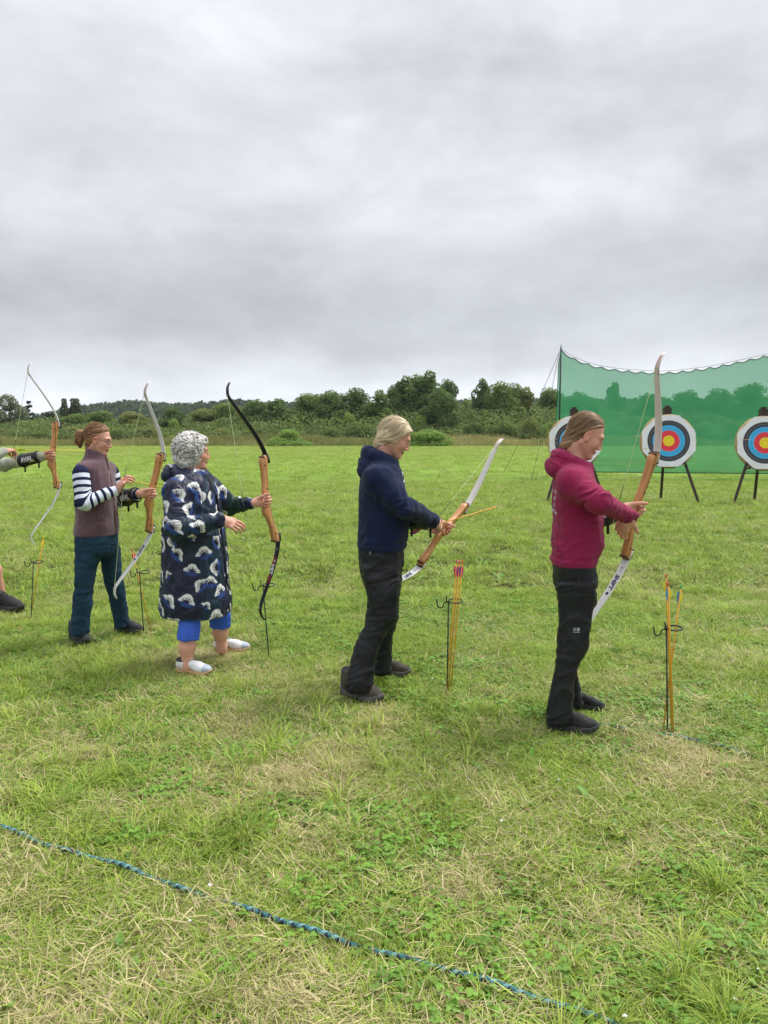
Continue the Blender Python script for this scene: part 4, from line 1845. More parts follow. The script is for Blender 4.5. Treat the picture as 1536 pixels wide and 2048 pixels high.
def limb_param(V, pts):
    """distance along a poly-line and nearest-segment weights for every vertex"""
    best = np.full(len(V), 1e9)
    s = np.zeros(len(V))
    acc = 0
    for a, b in zip(pts[:-1], pts[1:]):
        a, b = np.array(a), np.array(b)
        ab = b - a
        L = np.linalg.norm(ab)
        tt = ((V - a) @ ab) / L ** 2
        t = np.clip(tt, 0, 1)
        d = np.linalg.norm(V - a - t[:, None] * ab, axis=1)
        m = d < best
        best[m] = d[m]
        s[m] = acc + t[m] * L
        acc += L
    return s, best, acc


def ridge(P, seed, pw=1.4):
    n = vnoise(P, seed) * .7 + vnoise(P * 2.1 + 5, seed + 1) * .3
    return (1 - np.abs(2 * n - 1)) ** pw


def cloth(V, F, seed, amp=.006, lim=None, elbow=None, zbands=(), vert=.0, diag=.3, hem=None, hood=None, groove=0):
    """push cloth in and out: broad drape, diagonal pulls, broken creases round elbows and at given heights"""
    n = vnormals(V, F)
    d = (fbm(V * 6.5, 2, seed) - .5) * amp * 2.4
    wp = np.stack([vnoise(V * 7 + 3 * k, seed + 20 + k) for k in range(3)], 1) - .5
    W_ = V + wp * .07
    mask = np.clip(vnoise(V * 5, seed + 31) * 2 - .5, 0, 1)
    for k, (ax, az) in enumerate(((.75, .5), (-.8, -.4))):
        Q = W_ @ (rotx(ax) @ roty(az)).T
        d += (ridge(Q * [6, 6, 22], seed + 3 + k) - .66) * amp * diag * 1.7 * (mask if k else 1 - mask)
    if vert:
        d += (ridge(W_ * [20, 20, 2.6], seed + 4) - .66) * vert * 2
    if lim is not None:
        s, dist, tot = limb_param(V, lim)
        s_el = np.linalg.norm(np.array(lim[1]) - np.array(lim[0]))
        near = np.clip((.125 - dist) / .03, 0, 1)
        we = np.exp(-((s - s_el) / .09) ** 2) + .6 * np.exp(-((s - tot + .045) / .05) ** 2) + .22
        Q = np.stack([s * 26, W_[:, 1] * 8 + W_[:, 2] * 5, W_[:, 0] * 6], 1)
        Q[:, 0] += (vnoise(V * 10, seed + 44) - .5) * 3.2
        d -= groove * near * .004 * np.exp(-((s - tot + .052) / .007) ** 2)
        d += near * we * (ridge(Q, seed + 6) - .64) * amp * 2.0
    for z, sg, a in zbands:
        w = np.exp(-((V[:, 2] - z) / sg) ** 2)
        Q = W_ @ rotx(.25).T @ roty(.30).T
        d += w * (ridge(Q * [8, 8, 30], seed + 8) - .66) * a * 1.5 * (.35 + mask)
    if hood is not None:
        w = np.exp(-(np.linalg.norm((V - hood) / [.10, .13, .075], axis=1)) ** 2)
        Q = W_ @ roty(-.55).T
        d += w * (ridge(Q * [7, 7, 34], seed + 13) - .5) * .020
    if hem is not None:
        d *= np.clip((V[:, 2] - hem) / .05, 0.08, 1)
        d -= groove * .0045 * np.exp(-((V[:, 2] - hem - .052) / .007) ** 2)
    return V + n * d[:, None]


def relax_attr(F, a, it=30):
    n = len(a)
    e = np.vstack([F[:, [0, 1]], F[:, [1, 2]], F[:, [2, 3]], F[:, [3, 0]]])
    cnt = np.bincount(e.ravel(), minlength=n).astype(float)
    for _ in range(it):
        acc = np.bincount(e[:, 0], a[e[:, 1]], n) + np.bincount(e[:, 1], a[e[:, 0]], n)
        a = .5 * a + .5 * acc / cnt
    return a


def strands(h, n, cols, ctr, rad, bun, ok, seed, parent, r=.0009, lift=.004, ears=True, reg=None):
    """single hairs combed over the cap towards the tie"""
    rg = np.random.RandomState(seed)
    ctr, rad = np.array(ctr), np.array(rad)
    u1 = nrm((np.array(bun) - ctr) / rad)
    mb = MB()
    C = []
    cnt = 0
    while cnt < n:
        u0 = nrm(rg.normal(size=3))
        if not ok(ctr + u0 * rad):
            continue
        cnt += 1
        om = math.acos(np.clip(u0 @ u1, -1, 1))
        if om < .25:
            continue
        wob = rg.normal(size=3) * .004
        t1 = rg.uniform(.5, 1.0)
        pts = []
        lf = rg.uniform(-.001, lift) * (2.5 if rg.random() < .06 else 1)
        for k in range(9):
            t = t1 * k / 8
            u = (math.sin((1 - t) * om) * u0 + math.sin(t * om) * u1) / math.sin(om)
            p = ctr + u * rad + u * lf * math.sin(math.pi * min(1, t * 1.1)) + wob * math.sin(math.pi * t)
            pts.append(from_head(h, p))
            if reg is not None and reg(p) > -.005 and t < .7:
                pts = None
                break
            if ears and (np.linalg.norm(p - [.0, math.copysign(.08, p[1]), -.004]) < .034):
                pts = None
                break
        if pts is None:
            continue
        n0 = len(mb.V)
        w = r * rg.uniform(.6, 1.5)
        mb.tube(pts, [w] * 8 + [w * .4], 3, cap=False)
        kk = rg.random()
        c = np.array(cols[0]) * (1 - kk) + np.array(cols[1]) * kk
        C += [c] * (len(mb.V) - n0)
    me = mk_mesh('hair_strands', mb.V, mb.F, attrs={'Col': np.array(C)})
    return obj('hair_strands', me, M['hair'], parent)


def curls(h, n, cols, ctr, rad, ok, seed, parent):
    """loose C and S shaped locks lying on the hair"""
    rg = np.random.RandomState(seed)
    mb = MB()
    cc = []
    while len(cc) < n:
        u = nrm(rg.normal(size=3))
        p = np.array(ctr) + u * np.array(rad) * rg.uniform(.93, 1.06)
        if not ok(p):
            continue
        t1 = nrm(np.cross(u, rg.normal(size=3)))
        t2 = np.cross(u, t1)
        r0 = rg.uniform(.008, .017)
        a0, span = rg.uniform(0, 6.28), rg.uniform(2.5, 5.0)
        pts = []
        for k in range(8):
            a = a0 + span * k / 7
            pts.append(from_head(h, p + r0 * (math.cos(a) * t1 + math.sin(a) * t2) + u * (.004 * math.sin(k * .9) - .003 + .002 * k / 7)))
        w = rg.uniform(.0026, .0050)
        n0 = len(mb.V)
        mb.tube(pts, [w * .4, w, w * 1.15, w * 1.2, w * 1.15, w, w * .8, w * .3], 4, cap=False)
        k = rg.random()
        c = np.array(cols[0]) * (1 - k) + np.array(cols[1]) * k
        cc.append(1)
        if len(cc) == 1:
            C = []
        C += [c] * (len(mb.V) - n0)
    me = mk_mesh('curls', mb.V, mb.F, attrs={'Col': np.array(C)})
    return obj('curls', me, M['hair'], parent)


def bbox(*pts, pad=.16):
    A = np.array([p for p in pts])
    return A.min(0) - pad, A.max(0) + pad


def chk(name, *pts):
    return [round(float(np.linalg.norm(np.array(a) - np.array(b))), 3) for a, b in zip(pts[:-1], pts[1:])]




def under_body(P, torso_rows, legs, arms, tone):
    """the figure under the clothes, one skin with the head and hands"""
    lo_t = Loft([(z, cx, cy, a * .74, b * .74) for z, cx, cy, a, b in torso_rows], 2.1)

    def f(q):
        d = lo_t(q)
        for lg in legs:
            d = smin(d, chain(q, lg[0], lg[1], .03), .05)
        for ar in arms:
            d = smin(d, chain(q, ar, [.036, .030, .024], .03), .04)
        return d
    pts = [p for lg in legs for p in lg[0]] + [p for a in arms for p in a]
    z1 = max(r[0] for r in torso_rows)
    lo, hi = bbox(*pts, pad=.25)
    hi[2] = max(hi[2], z1 + .1)
    V, F = iso(f, lo, hi, .011)
    return V, F, np.tile(np.array(tone), (len(V), 1))


def grip_hand(P, key, side, v=-.03, u=-.066, w=.018, arm=None, tw=0.0, s=.96, dmix=(0, 0, 0)):
    """hand closed round a riser, in the person's space"""
    b = BOWS[key]
    d = nrm(b['u'] + np.array(dmix))
    nn = -b['w'] * (1 if side < 0 else -1)
    wr = bow_pt(key, u, -w * (-1 if side < 0 else 1), v) if False else b['o'] + b['u'] * u - nn * w + b['v'] * v
    wl, dl, nl = P.loc(wr), P.vec(d), P.vec(nn)
    V, F, info = hand_mesh(wl, dl, nl, side, GRIP, thumb=(.75, .35, .55), tcurl=(.3, .5), s=s, arm=arm)
    return wl, V, F, info


def hood_sdf(P_, c, rx, ry, tiltz, r_back, r_front, bag):
    """rolled-down hood: a thick ring round the neck that is deeper at the back, and the bag behind"""
    pts, rs = [], []
    for a in np.linspace(-math.pi, math.pi, 15):
        k = .5 - .5 * math.cos(a)             # 0 front, 1 back
        pts.append(np.array([c[0] + rx * math.cos(a), c[1] + ry * math.sin(a), c[2] + tiltz * (k - .5)]))
        rs.append(r_front + (r_back - r_front) * k)
    d = chain(P_, pts, rs, .012)
    if bag is not None:
        d = smin(d, ell(P_, bag[0], bag[1]), .025)
    return d


def put_body(P, parts):
    V, F, C = join(parts)
    return obj('body', mk_mesh('body', V, F, attrs={'Col': C}), M['skin'], P.root)


def put_col(name, VFC, mat, parent):
    V, F, C = VFC
    return obj(name, mk_mesh(name, V, F, attrs={'Col': C}), mat, parent)


def tied_hair(q, bun_pts, bun_r, cover=0.0, puff=0.0, k=.02):
    cap = ell(q, (-.016, 0, .034), (.104 + puff, .083 + puff, .099 + puff))
    cap = smin(cap, rc(q, (-.042, 0, -.01), (-.040, 0, -.085), .060, .048), .03)
    cap = smax(cap, hair_region_tied(q, cover), .012)
    b = chain(q, bun_pts, bun_r, .012)
    return smin(cap, b, k)


def cuff(q, a, b, r):
    return rc(q, a, b, r, r)


# =========================================================== woman in the maroon hoodie
def build_maroon():
    P = Person(1150, Y_MAR, R(-4), 'woman in maroon hoodie and black trousers, rightmost of the archers')
    L = P.L
    torso = P.rings([(1131, 1103, 1191, .168), (1119, 1101, 1194, .172), (1105, 1104, 1199, .170), (1085, 1105, 1206, .165), (1046, 1107, 1205, .160), (1006, 1106, 1199, .165),
                     (975, 1108, 1194, .180), (955, 1112, 1188, .180), (938, 1118, 1182, .155), (928, 1124, 1172, .11), (918, 1136, 1164, .065)])
    sR, eR, wR = L(1147, 966, -.155), L(1200, 1004, -.285), L(1256, 1030, -.06)
    sL, eL = L(1156, 966, .165), L(1190, 1038, .26)
    gl = P.loc(bow_pt('mar', -.066, 0, -.035))
    wL, hV, hF, hI = grip_hand(P, 'mar', -1, v=-.035, arm=eL, dmix=(.1, -.25, .05))
    print('mar arm', chk('', sR, eR, wR), chk('', sL, eL, wL))
    tl = Loft(torso, 2.4)
    nk = L(1152, 922, 0)

    def top(q):
        d = tl(q, .02)
        d = smin(d, rc(q, sR, eR, .072, .054), .05)
        d = smin(d, rc(q, sL, eL, .070, .058), .05)
        d = smin(d, rc(q, nk + [-.03, 0, -.035], sR + [0, .01, 0], .055, .062), .04)
        d = smin(d, rc(q, nk + [-.03, 0, -.035], sL, .055, .062), .04)
        fr = smin(rc(q, eR, wR, .054, .041), cuff(q, wR + nrm(eR - wR) * .035, wR + nrm(eR - wR) * -.018, .041), .006)
        fl = rc(q, eL, wL + nrm(eL - wL) * .02, .056, .036)
        d = smin(d, fr, .014)
        d = smin(d, fl, .014)
        hd = hood_sdf(q, nk + [-.014, 0, -.004], .080, .086, .062, .036, .020, (L(1113, 934, 0), (.052, .105, .050)))
        hd = smax(hd, -rc(q, nk + [-.01, 0, -.05], nk + [.03, 0, .12], .052, .075), .012)
        return smin(d, hd, .022)
    lo, hi = bbox(sR, eR, wR, sL, eL, wL, (torso[0][1], 0, torso[0][0]), L(1100, 905, 0), pad=.19)
    lo[2] = torso[0][0] - .04
    V, F = iso(top, lo, hi, .0058)
    V = cloth(V, F, 11, 0.0088, lim=[sR, eR, wR], zbands=[(torso[2][0] + .03, .06, .010)], vert=.003, diag=.7, hem=torso[0][0], groove=1, hood=L(1113, 928, 0))
    ho = obj('hoodie', mk_mesh('hoodie', V, F), M['maroon'], P.root)
    # ribbed hem band edge and pocket seam
    mb = MB()
    pk = [L(1180, 1105, -.128), L(1186, 1085, -.130), L(1194, 1066, -.126), L(1200, 1050, -.115)]
    mb.tube([tuple(x) for x in pk], .0035, 6)
    mb.build('pocket_seam', M['maroon'], ho)
    # worn white print across the back
    rg = random.Random(5)
    mb = MB()
    for r_ in range(4):
        for c_ in range(14):
            zq = L(1108, 982 + r_ * 13, 0)[2] + rg.uniform(-.008, .008)
            y = -.075 + c_ * .011
            cx, cy, a, b = [float(np.interp(zq, tl.zs, t)) for t in tl.t]
            xx = cx - a * (max(0, 1 - (abs(y) / b) ** 2.4)) ** (1 / 2.4)
            mb.box((xx + .001, y, zq), (.016, .0035, rg.uniform(.008, .022)), rotx(rg.choice((0, 0, .6, -.6, 1.5))))
    # no readable words: small worn blocks
    mb.build('back_print', M['white_print'], ho, smooth=False)
    # trousers
    hip = Loft(P.rings([(1205, 1117, 1190, .155), (1180, 1112, 1191, .165), (1150, 1106, 1192, .170), (1125, 1106, 1190, .165), (1105, 1108, 1188, .155)]), 2.4)
    legN = Loft(P.rings([(1447, 1092, 1143, .060, -.135), (1432, 1092, 1145, .062, -.135), (1400, 1098, 1146, .060, -.132), (1360, 1106, 1149, .060, -.125), (1320, 1112, 1160, .064, -.115),
                         (1290, 1115, 1174, .070, -.105), (1250, 1117, 1182, .076, -.098), (1205, 1117, 1189, .084, -.088), (1165, 1112, 1190, .085, -.085)]), 2.3)
    legF = Loft(P.rings([(1412, 1145, 1165, .052, .145), (1390, 1142, 1162, .052, .142), (1360, 1137, 1158, .055, .135), (1330, 1128, 1155, .060, .125), (1290, 1120, 1170, .066, .110),
                         (1240, 1120, 1180, .076, .098), (1200, 1118, 1186, .084, .088), (1165, 1114, 1188, .085, .085)]), 2.3)

    def tr(q):
        d = smin(hip(q), legN(q, .02), .02)
        return smin(d, legF(q, .02), .02)
    lo, hi = bbox(L(1092, 1447, -.2), L(1195, 1105, .2), L(1170, 1412, .2), pad=.09)
    V, F = iso(tr, lo, hi, .0058)
    zk, za = L(1150, 1290, 0)[2], L(1118, 1425, -.13)[2]
    V = cloth(V, F, 5, 0.0074, zbands=[(zk, .10, .010), (za, .08, .010), (L(1150, 1175, 0)[2], .07, .009)], vert=.003, diag=.85)
    to = obj('trousers', mk_mesh('trousers', V, F), M['black_cloth'], P.root)
    mb = MB()
    mb.tube([L(1158, 1158, -.172), L(1158.5, 1185, -.178)], .0035, 6)
    mb.build('pocket_zip', M['ink_black'], to)
    # small emblem on the thigh

    def em(x, y):
        p = L(1153 + x * 380, 1259 - y * 380, -.1)
        lat = -.176
        return L(1153 + x * 380, 1259 - y * 380, lat) + np.array([0, 0, 0])
    mb = MB()
    mb.box(em(.009, 0), (.014, .003, .017))
    mb.box(em(-.010, 0), (.0035, .003, .020), roty(.7))
    mb.box(em(-.010, 0), (.0035, .003, .020), roty(-.7))
    mb.box(em(0, -.0145), (.032, .003, .003))
    mb.build('emblem', M['emblem'], to, smooth=False)
    # head
    h = make_head(L(1172, 871, 0), R(0), R(29))
    tone = (.66, .36, .26)
    hairc = [(.070, .035, .018), (.21, .118, .060), (.40, .255, .14)]
    bun = (-.095, 0, -.10)
    hs = lambda q: tied_hair(q, [(-.068, 0, -.01), (-.074, 0, -.065), (-.071, 0, -.105), (-.062, 0, -.136)], [.046, .037, .032, .018], cover=.004, puff=-.003)
    hV2 = hair_mesh(h, hs, bun, hairc, 21)
    ha = put_col('hair', hV2, M['hair'], P.root)
    strands(h, 800, [(.10, .054, .028), (.50, .34, .20)], (-.016, 0, .034), (.1025, .0815, .0975), (-.075, 0, -.08), lambda p: hair_region_tied(np.array([p]), .0)[0] < -.016 and p[2] > .0, 23, ha, lift=.003, r=.0007, reg=lambda p: hair_region_tied(np.array([p]), .0)[0])
    wisps(h, 14, (.30, .20, .12), lambda g: (g.uniform(-.09, .05), g.uniform(-.04, .04), .132 + g.uniform(-.012, .0)), lambda g, p: nrm((-.9, g.uniform(-.3, .3), -.05)), .035, 3, ha, r=.0006)
    hm = head_mesh(h, tone, hairc[0], neck_to=tuple(to_head(h, np.array([L(1150, 945, 0)]))[0]))
    rV, rF, rI = hand_mesh(wR, P.vec((-.25, .35, -.9)), P.vec((.55, .8, .1)), 1, [(.35, .55, .4), (.4, .6, .4), (.45, .6, .4), (.5, .6, .4)], thumb=(.6, .55, .4), arm=eR)
    ub = under_body(P, torso, [([L(1150, 1150, -.09), L(1148, 1280, -.10), L(1118, 1440, -.135)], [.05, .02, .018]), ([L(1152, 1150, .09), L(1146, 1285, .11), L(1153, 1405, .145)], [.05, .02, .018])],
                    [[sR, eR, wR], [sL, eL, wL]], tone)
    put_body(P, [hm, (hV, hF, hand_col(hV, hI, tone)), (rV, rF, hand_col(rV, rI, tone)), ub])
    arm_guard(P, eL, wL, .056, .036, .25, .86, size=.036)
    shoe_parts(P, P.gpx(1092, 1463), P.gpx(1199, 1474), 'trail', (M['shoe_black'], M['sole_black'], M['sole_grey']))
    shoe_parts(P, P.gpx(1140, 1418), P.gpx(1210, 1428), 'trail', (M['shoe_black'], M['sole_black'], M['sole_grey']))


# =========================================================== blonde woman in the navy hoodie
def build_blonde():
    P = Person(764, Y_BLO, R(3), 'blonde woman in navy hoodie and black trousers looking down at her bow')
    L = P.L
    torso = P.rings([(1101, 719, 806, .170), (1088, 713, 813, .178), (1070, 715, 816, .176), (1030, 718, 815, .170), (995, 719, 811, .172), (965, 722, 808, .182), (945, 728, 803, .178),
                     (932, 736, 797, .155), (922, 744, 788, .11), (912, 755, 780, .066)])
    sR, eR, wR = L(757, 958, -.165), L(808, 1014, -.20), L(864, 1040, .09)
    sL, eL = L(768, 958, .16), L(806, 1036, .24)
    wL, hV, hF, hI = grip_hand(P, 'blo', -1, v=-.035, arm=eL, dmix=(.2, 0, .3))
    print('blo arm', chk('', sR, eR, wR), chk('', sL, eL, wL))
    tl = Loft(torso, 2.4)
    nk = L(768, 915, 0)

    def top(q):
        d = tl(q, .02)
        d = smin(d, rc(q, sR, eR, .074, .064), .05)
        d = smin(d, rc(q, sL, eL, .074, .058), .05)
        d = smin(d, rc(q, nk + [-.03, 0, -.035], sR + [0, .01, 0], .055, .066), .04)
        d = smin(d, rc(q, nk + [-.03, 0, -.035], sL, .055, .066), .04)
        fr = smin(rc(q, eR, wR, .064, .046), cuff(q, wR + nrm(eR - wR) * .03, wR - nrm(eR - wR) * .012, .042), .006)
        d = smin(d, fr, .014)
        d = smin(d, rc(q, eL, wL + nrm(eL - wL) * .02, .056, .037), .014)
        hd = hood_sdf(q, nk + [-.014, 0, -.004], .078, .088, .062, .038, .020, (L(733, 935, 0), (.046, .11, .062)))
        hd = smax(hd, -rc(q, nk + [-.01, 0, -.05], nk + [.035, 0, .12], .050, .075), .012)
        return smin(d, hd, .022)
    lo, hi = bbox(sR, eR, wR, sL, eL, wL, (torso[0][1], 0, torso[0][0]), L(720, 895, 0), pad=.19)
    lo[2] = torso[0][0] - .04
    V, F = iso(top, lo, hi, .0060)
    V = cloth(V, F, 31, 0.0088, lim=[sR, eR, wR], zbands=[(torso[1][0] + .04, .05, .010)], vert=.003, diag=.7, hem=torso[0][0], groove=1, hood=L(735, 930, 0))
    ho = obj('hoodie', mk_mesh('hoodie', V, F), M['navy'], P.root)
    mb = MB()
    for i in range(26):
        z = (0, -.045)[i // 13] + ((i * 7) % 5 - 2) * .003
        y = -.085 + (i % 13) * .012
        zq = L(806, 948, 0)[2] + z
        cx, cy, a, b = [float(np.interp(zq, tl.zs, t)) for t in tl.t]
        xx = cx + a * (max(0, 1 - (abs(y) / b) ** 2.4)) ** (1 / 2.4)
        mb.box((xx + .001, y, zq), (.008, .004, .012 + .01 * ((i * 5) % 3) / 2), rotz(-y * 4) @ rotx((0, .7, -.6, 1.5)[i % 4]))
    mb.build('chest_print', M['white_print'], ho, smooth=False)
    mb = MB()
    mb.tube([L(786, 1098, -.128), L(789, 1078, -.140), L(796, 1060, -.137), L(801, 1036, -.118)], .0035, 6)
    mb.build('pocket_seam', M['navy'], ho)
    hip = Loft(P.rings([(1185, 733, 800, .155), (1150, 725, 803, .168), (1120, 719, 806, .172), (1095, 718, 806, .165), (1080, 720, 804, .15)]), 2.4)
    legN = Loft(P.rings([(1382, 690, 742, .064, -.165), (1368, 691, 745, .066, -.165), (1340, 697, 750, .066, -.155), (1300, 708, 758, .066, -.14), (1265, 722, 775, .070, -.125),
                         (1240, 730, 792, .076, -.115), (1200, 735, 796, .080, -.115), (1160, 729, 799, .084, -.105), (1130, 724, 800, .086, -.09)]), 2.3)
    legF = Loft(P.rings([(1346, 745, 783, .060, .20), (1320, 748, 782, .060, .19), (1280, 752, 785, .064, .16), (1240, 748, 795, .072, .125),
                         (1200, 744, 798, .080, .10), (1150, 735, 800, .086, .09)]), 2.3)

    def tr(q):
        d = smin(hip(q), legN(q, .02), .02)
        return smin(d, legF(q, .02), .02)
    lo, hi = bbox(L(690, 1385, -.22), L(815, 1080, .2), L(783, 1348, .24), pad=.09)
    V, F = iso(tr, lo, hi, .0062)
    V = cloth(V, F, 8, 0.0081, zbands=[(L(760, 1245, 0)[2], .10, .011), (L(720, 1350, -.16)[2], .10, .010), (L(760, 1150, 0)[2], .07, .010)], vert=.0035, diag=.85)
    to = obj('trousers', mk_mesh('trousers', V, F), M['black_cloth'], P.root)
    mb = MB()
    mb.tube([L(740, 1103, -.172), L(741, 1110, -.178)], .004, 6)
    mb.tube([L(781, 1138, -.166), L(780, 1156, -.174)], .0035, 6)
    mb.build('pocket_zip', M['lace_grey'], to)
    h = make_head(L(790, 876, 0), R(3), R(28), s=.905)
    tone = (.67, .36, .26)
    hairc = [(.36, .25, .13), (.64, .50, .31), (.82, .70, .50)]

    def hs(q):
        cap = ell(q, (-.014, 0, .034), (.103, .083, .098))
        cap = smin(cap, ell(q, (-.03, 0, -.02), (.085, .086, .072)), .03)
        cap = smin(cap, rc(np.stack([q[:, 0], np.abs(q[:, 1]), q[:, 2]], 1), (.055, .050, .070), (.040, .076, -.020), .030, .016), .02)
        d1 = (q[:, 0] - .038) * .80 - (q[:, 2] - .034) * .60
        d2 = np.maximum(q[:, 0] - .022, -(q[:, 2] + .045 + q[:, 0] * .5))
        cap = smax(cap, smin(d1, d2, .015), .012)
        b = chain(q, [(-.05, .0, -.03), (-.070, 0, -.073), (-.079, 0, -.105)], [.055, .036, .022], .02)
        return smin(cap, b, .02)
    ha = put_col('hair', hair_mesh(h, hs, (-.10, 0, -.07), hairc, 41, amp=.006), M['hair'], P.root)
    strands(h, 900, [(.46, .34, .19), (.88, .78, .58)], (-.016, 0, .030), (.107, .088, .104), (-.085, 0, -.08), lambda p: (p[0] - .045) * .80 - (p[2] - .028) * .60 < -.022 and p[2] > -.03, 43, ha, lift=.0035, ears=False, r=.0007, reg=lambda p: min((p[0] - .038) * .80 - (p[2] - .034) * .60, max(p[0] - .022, -(p[2] + .045 + p[0] * .5))) - .004)
    wisps(h, 40, (.68, .53, .33), lambda g: (g.uniform(-.12, -.05), g.uniform(-.07, .07), g.uniform(-.07, .06)), lambda g, p: nrm((-.6, g.uniform(-.4, .4), -.5)), .035, 4, ha, r=.0007)
    mb = MB()
    mb.tube([from_head(h, (-.074 + .001 * k, .034 * math.cos(k), -.082 + .03 * math.sin(k))) for k in np.linspace(0, 2 * math.pi, 13)], .004, 6)
    mb.build('hair_tie', M['wood_dark'], ha)
    hm = head_mesh(h, tone, (.25, .16, .08), neck_to=tuple(to_head(h, np.array([L(765, 940, 0)]))[0]))
    rV, rF, rI = hand_mesh(wR, P.vec((.60, .55, -.40)), P.vec((-.1, .75, -.65)), 1, [(.7, .9, .5), (.75, .95, .5), (.8, .95, .5), (.8, .9, .5)], thumb=(.8, .35, .5), arm=eR)
    ub = under_body(P, torso, [([L(763, 1140, -.09), L(762, 1245, -.115), L(717, 1375, -.165)], [.05, .02, .018]), ([L(765, 1140, .09), L(770, 1245, .125), L(764, 1340, .20)], [.05, .02, .018])],
                    [[sR, eR, wR], [sL, eL, wL]], tone)
    put_body(P, [hm, (hV, hF, hand_col(hV, hI, tone)), (rV, rF, hand_col(rV, rI, tone)), ub])
    arm_guard(P, eL, wL, .056, .037, .18, .86, size=.045)
    shoe_parts(P, P.gpx(685, 1392), P.gpx(766, 1416), 'hike', (M['shoe_grey'], M['sole_grey'], M['lace_grey']))
    shoe_parts(P, P.gpx(747, 1352), P.gpx(823, 1358), 'hike', (M['shoe_grey'], M['sole_grey'], M['lace_grey']))
    # the arrow she is fitting to the string
    a = build_arrow('arrow', ['pink', 'pink', 'purple'], 'pink', L=.66)
    n0 = at(812, 1068, 4.76)
    t0 = at(995, 1013, 4.95)
    aim(a, n0, t0 - n0)
    tag(a, 'yellow arrow held across the bow by the blonde woman', 'arrow', 'arrows held in hands')


# =========================================================== grey haired woman in the flowered coat
def paint_flowers(V, N, seed):
    rg = np.random.RandomState(seed)
    base = np.array([.0105, .0145, .040])
    white = np.array([.72, .73, .72])
    blue = np.array([.020, .055, .22])
    teal = np.array([.012, .030, .055])
    C = np.tile(base, (len(V), 1))
    C = C + (fbm(V * 6, 2, seed)[:, None] > .60) * (teal - base) * .9
    order = rg.permutation(len(V))
    centres = []
    cp = np.zeros((0, 3))
    for i in order[:9000]:
        p = V[i]
        if len(cp) and (np.linalg.norm(cp - p, axis=1) < .114).any():
            continue
        cp = np.vstack([cp, p])
        centres.append(i)
    for i in centres:
        p, n = V[i], N[i]
        up = nrm(np.array([0, 0, 1.]) - n[2] * n)
        sd = np.cross(n, up)
        an = rg.normal() * .9 + rg.choice([-.5, .5])
        e1 = up * math.cos(an) + sd * math.sin(an)
        e2 = np.cross(n, e1)
        m = np.nonzero((np.abs(V - p) < .092).all(1))[0]
        v = V[m] - p
        ok = (N[m] @ n) > .2
        m, v = m[ok], v[ok]
        x, y = v @ e2, v @ e1
        typ = rg.random()
        heads = [(0, 0, 0.0, rg.uniform(.054, .062))]
        if typ < .25:
            heads = [(-.030, -.006, -.45, .052), (.032, .004, .5, .052)]
        elif typ > .92:
            heads = [(0, 0, .0, .036)]
        x0, y0 = x, y
        for hx, hy, ha, Rr in heads:
            ca, sa = math.cos(ha), math.sin(ha)
            x = (x0 - hx) * ca - (y0 - hy) * sa
            y = (x0 - hx) * sa + (y0 - hy) * ca
            kf = Rr / .054
            for sx in (-1, 1):
                bx, by = x - sx * .022 * kf, y + .010 * kf
                c2, s2 = math.cos(.5 * sx), math.sin(.5 * sx)
                u_, w_ = bx * c2 + by * s2, -bx * s2 + by * c2
                C[m[(u_ / (.033 * kf)) ** 2 + (w_ / (.019 * kf)) ** 2 < 1]] = blue * rg.uniform(.7, 1.25)
            yy = y + .010 * kf
            rho = np.hypot(x, yy) / Rr
            phi = np.arctan2(x, yy)
            half = rg.uniform(1.4, 1.6)
            npet = rg.choice([1.6, 1.75, 1.95])
            pet = .79 + .22 * np.abs(np.cos(phi * npet))
            w = (rho < pet) & (np.abs(phi) < half) & (rho > .34)
            C[m[w]] = white
            ln = (np.abs(((phi / .40 + .5) % 1) - .5) * .40 * rho < .050) & (rho < .66) & (rho > .30) & (np.abs(phi) < half)
            C[m[ln]] = base
            C[m[(rho <= .36) & (np.abs(phi) < half)]] = base
    return C


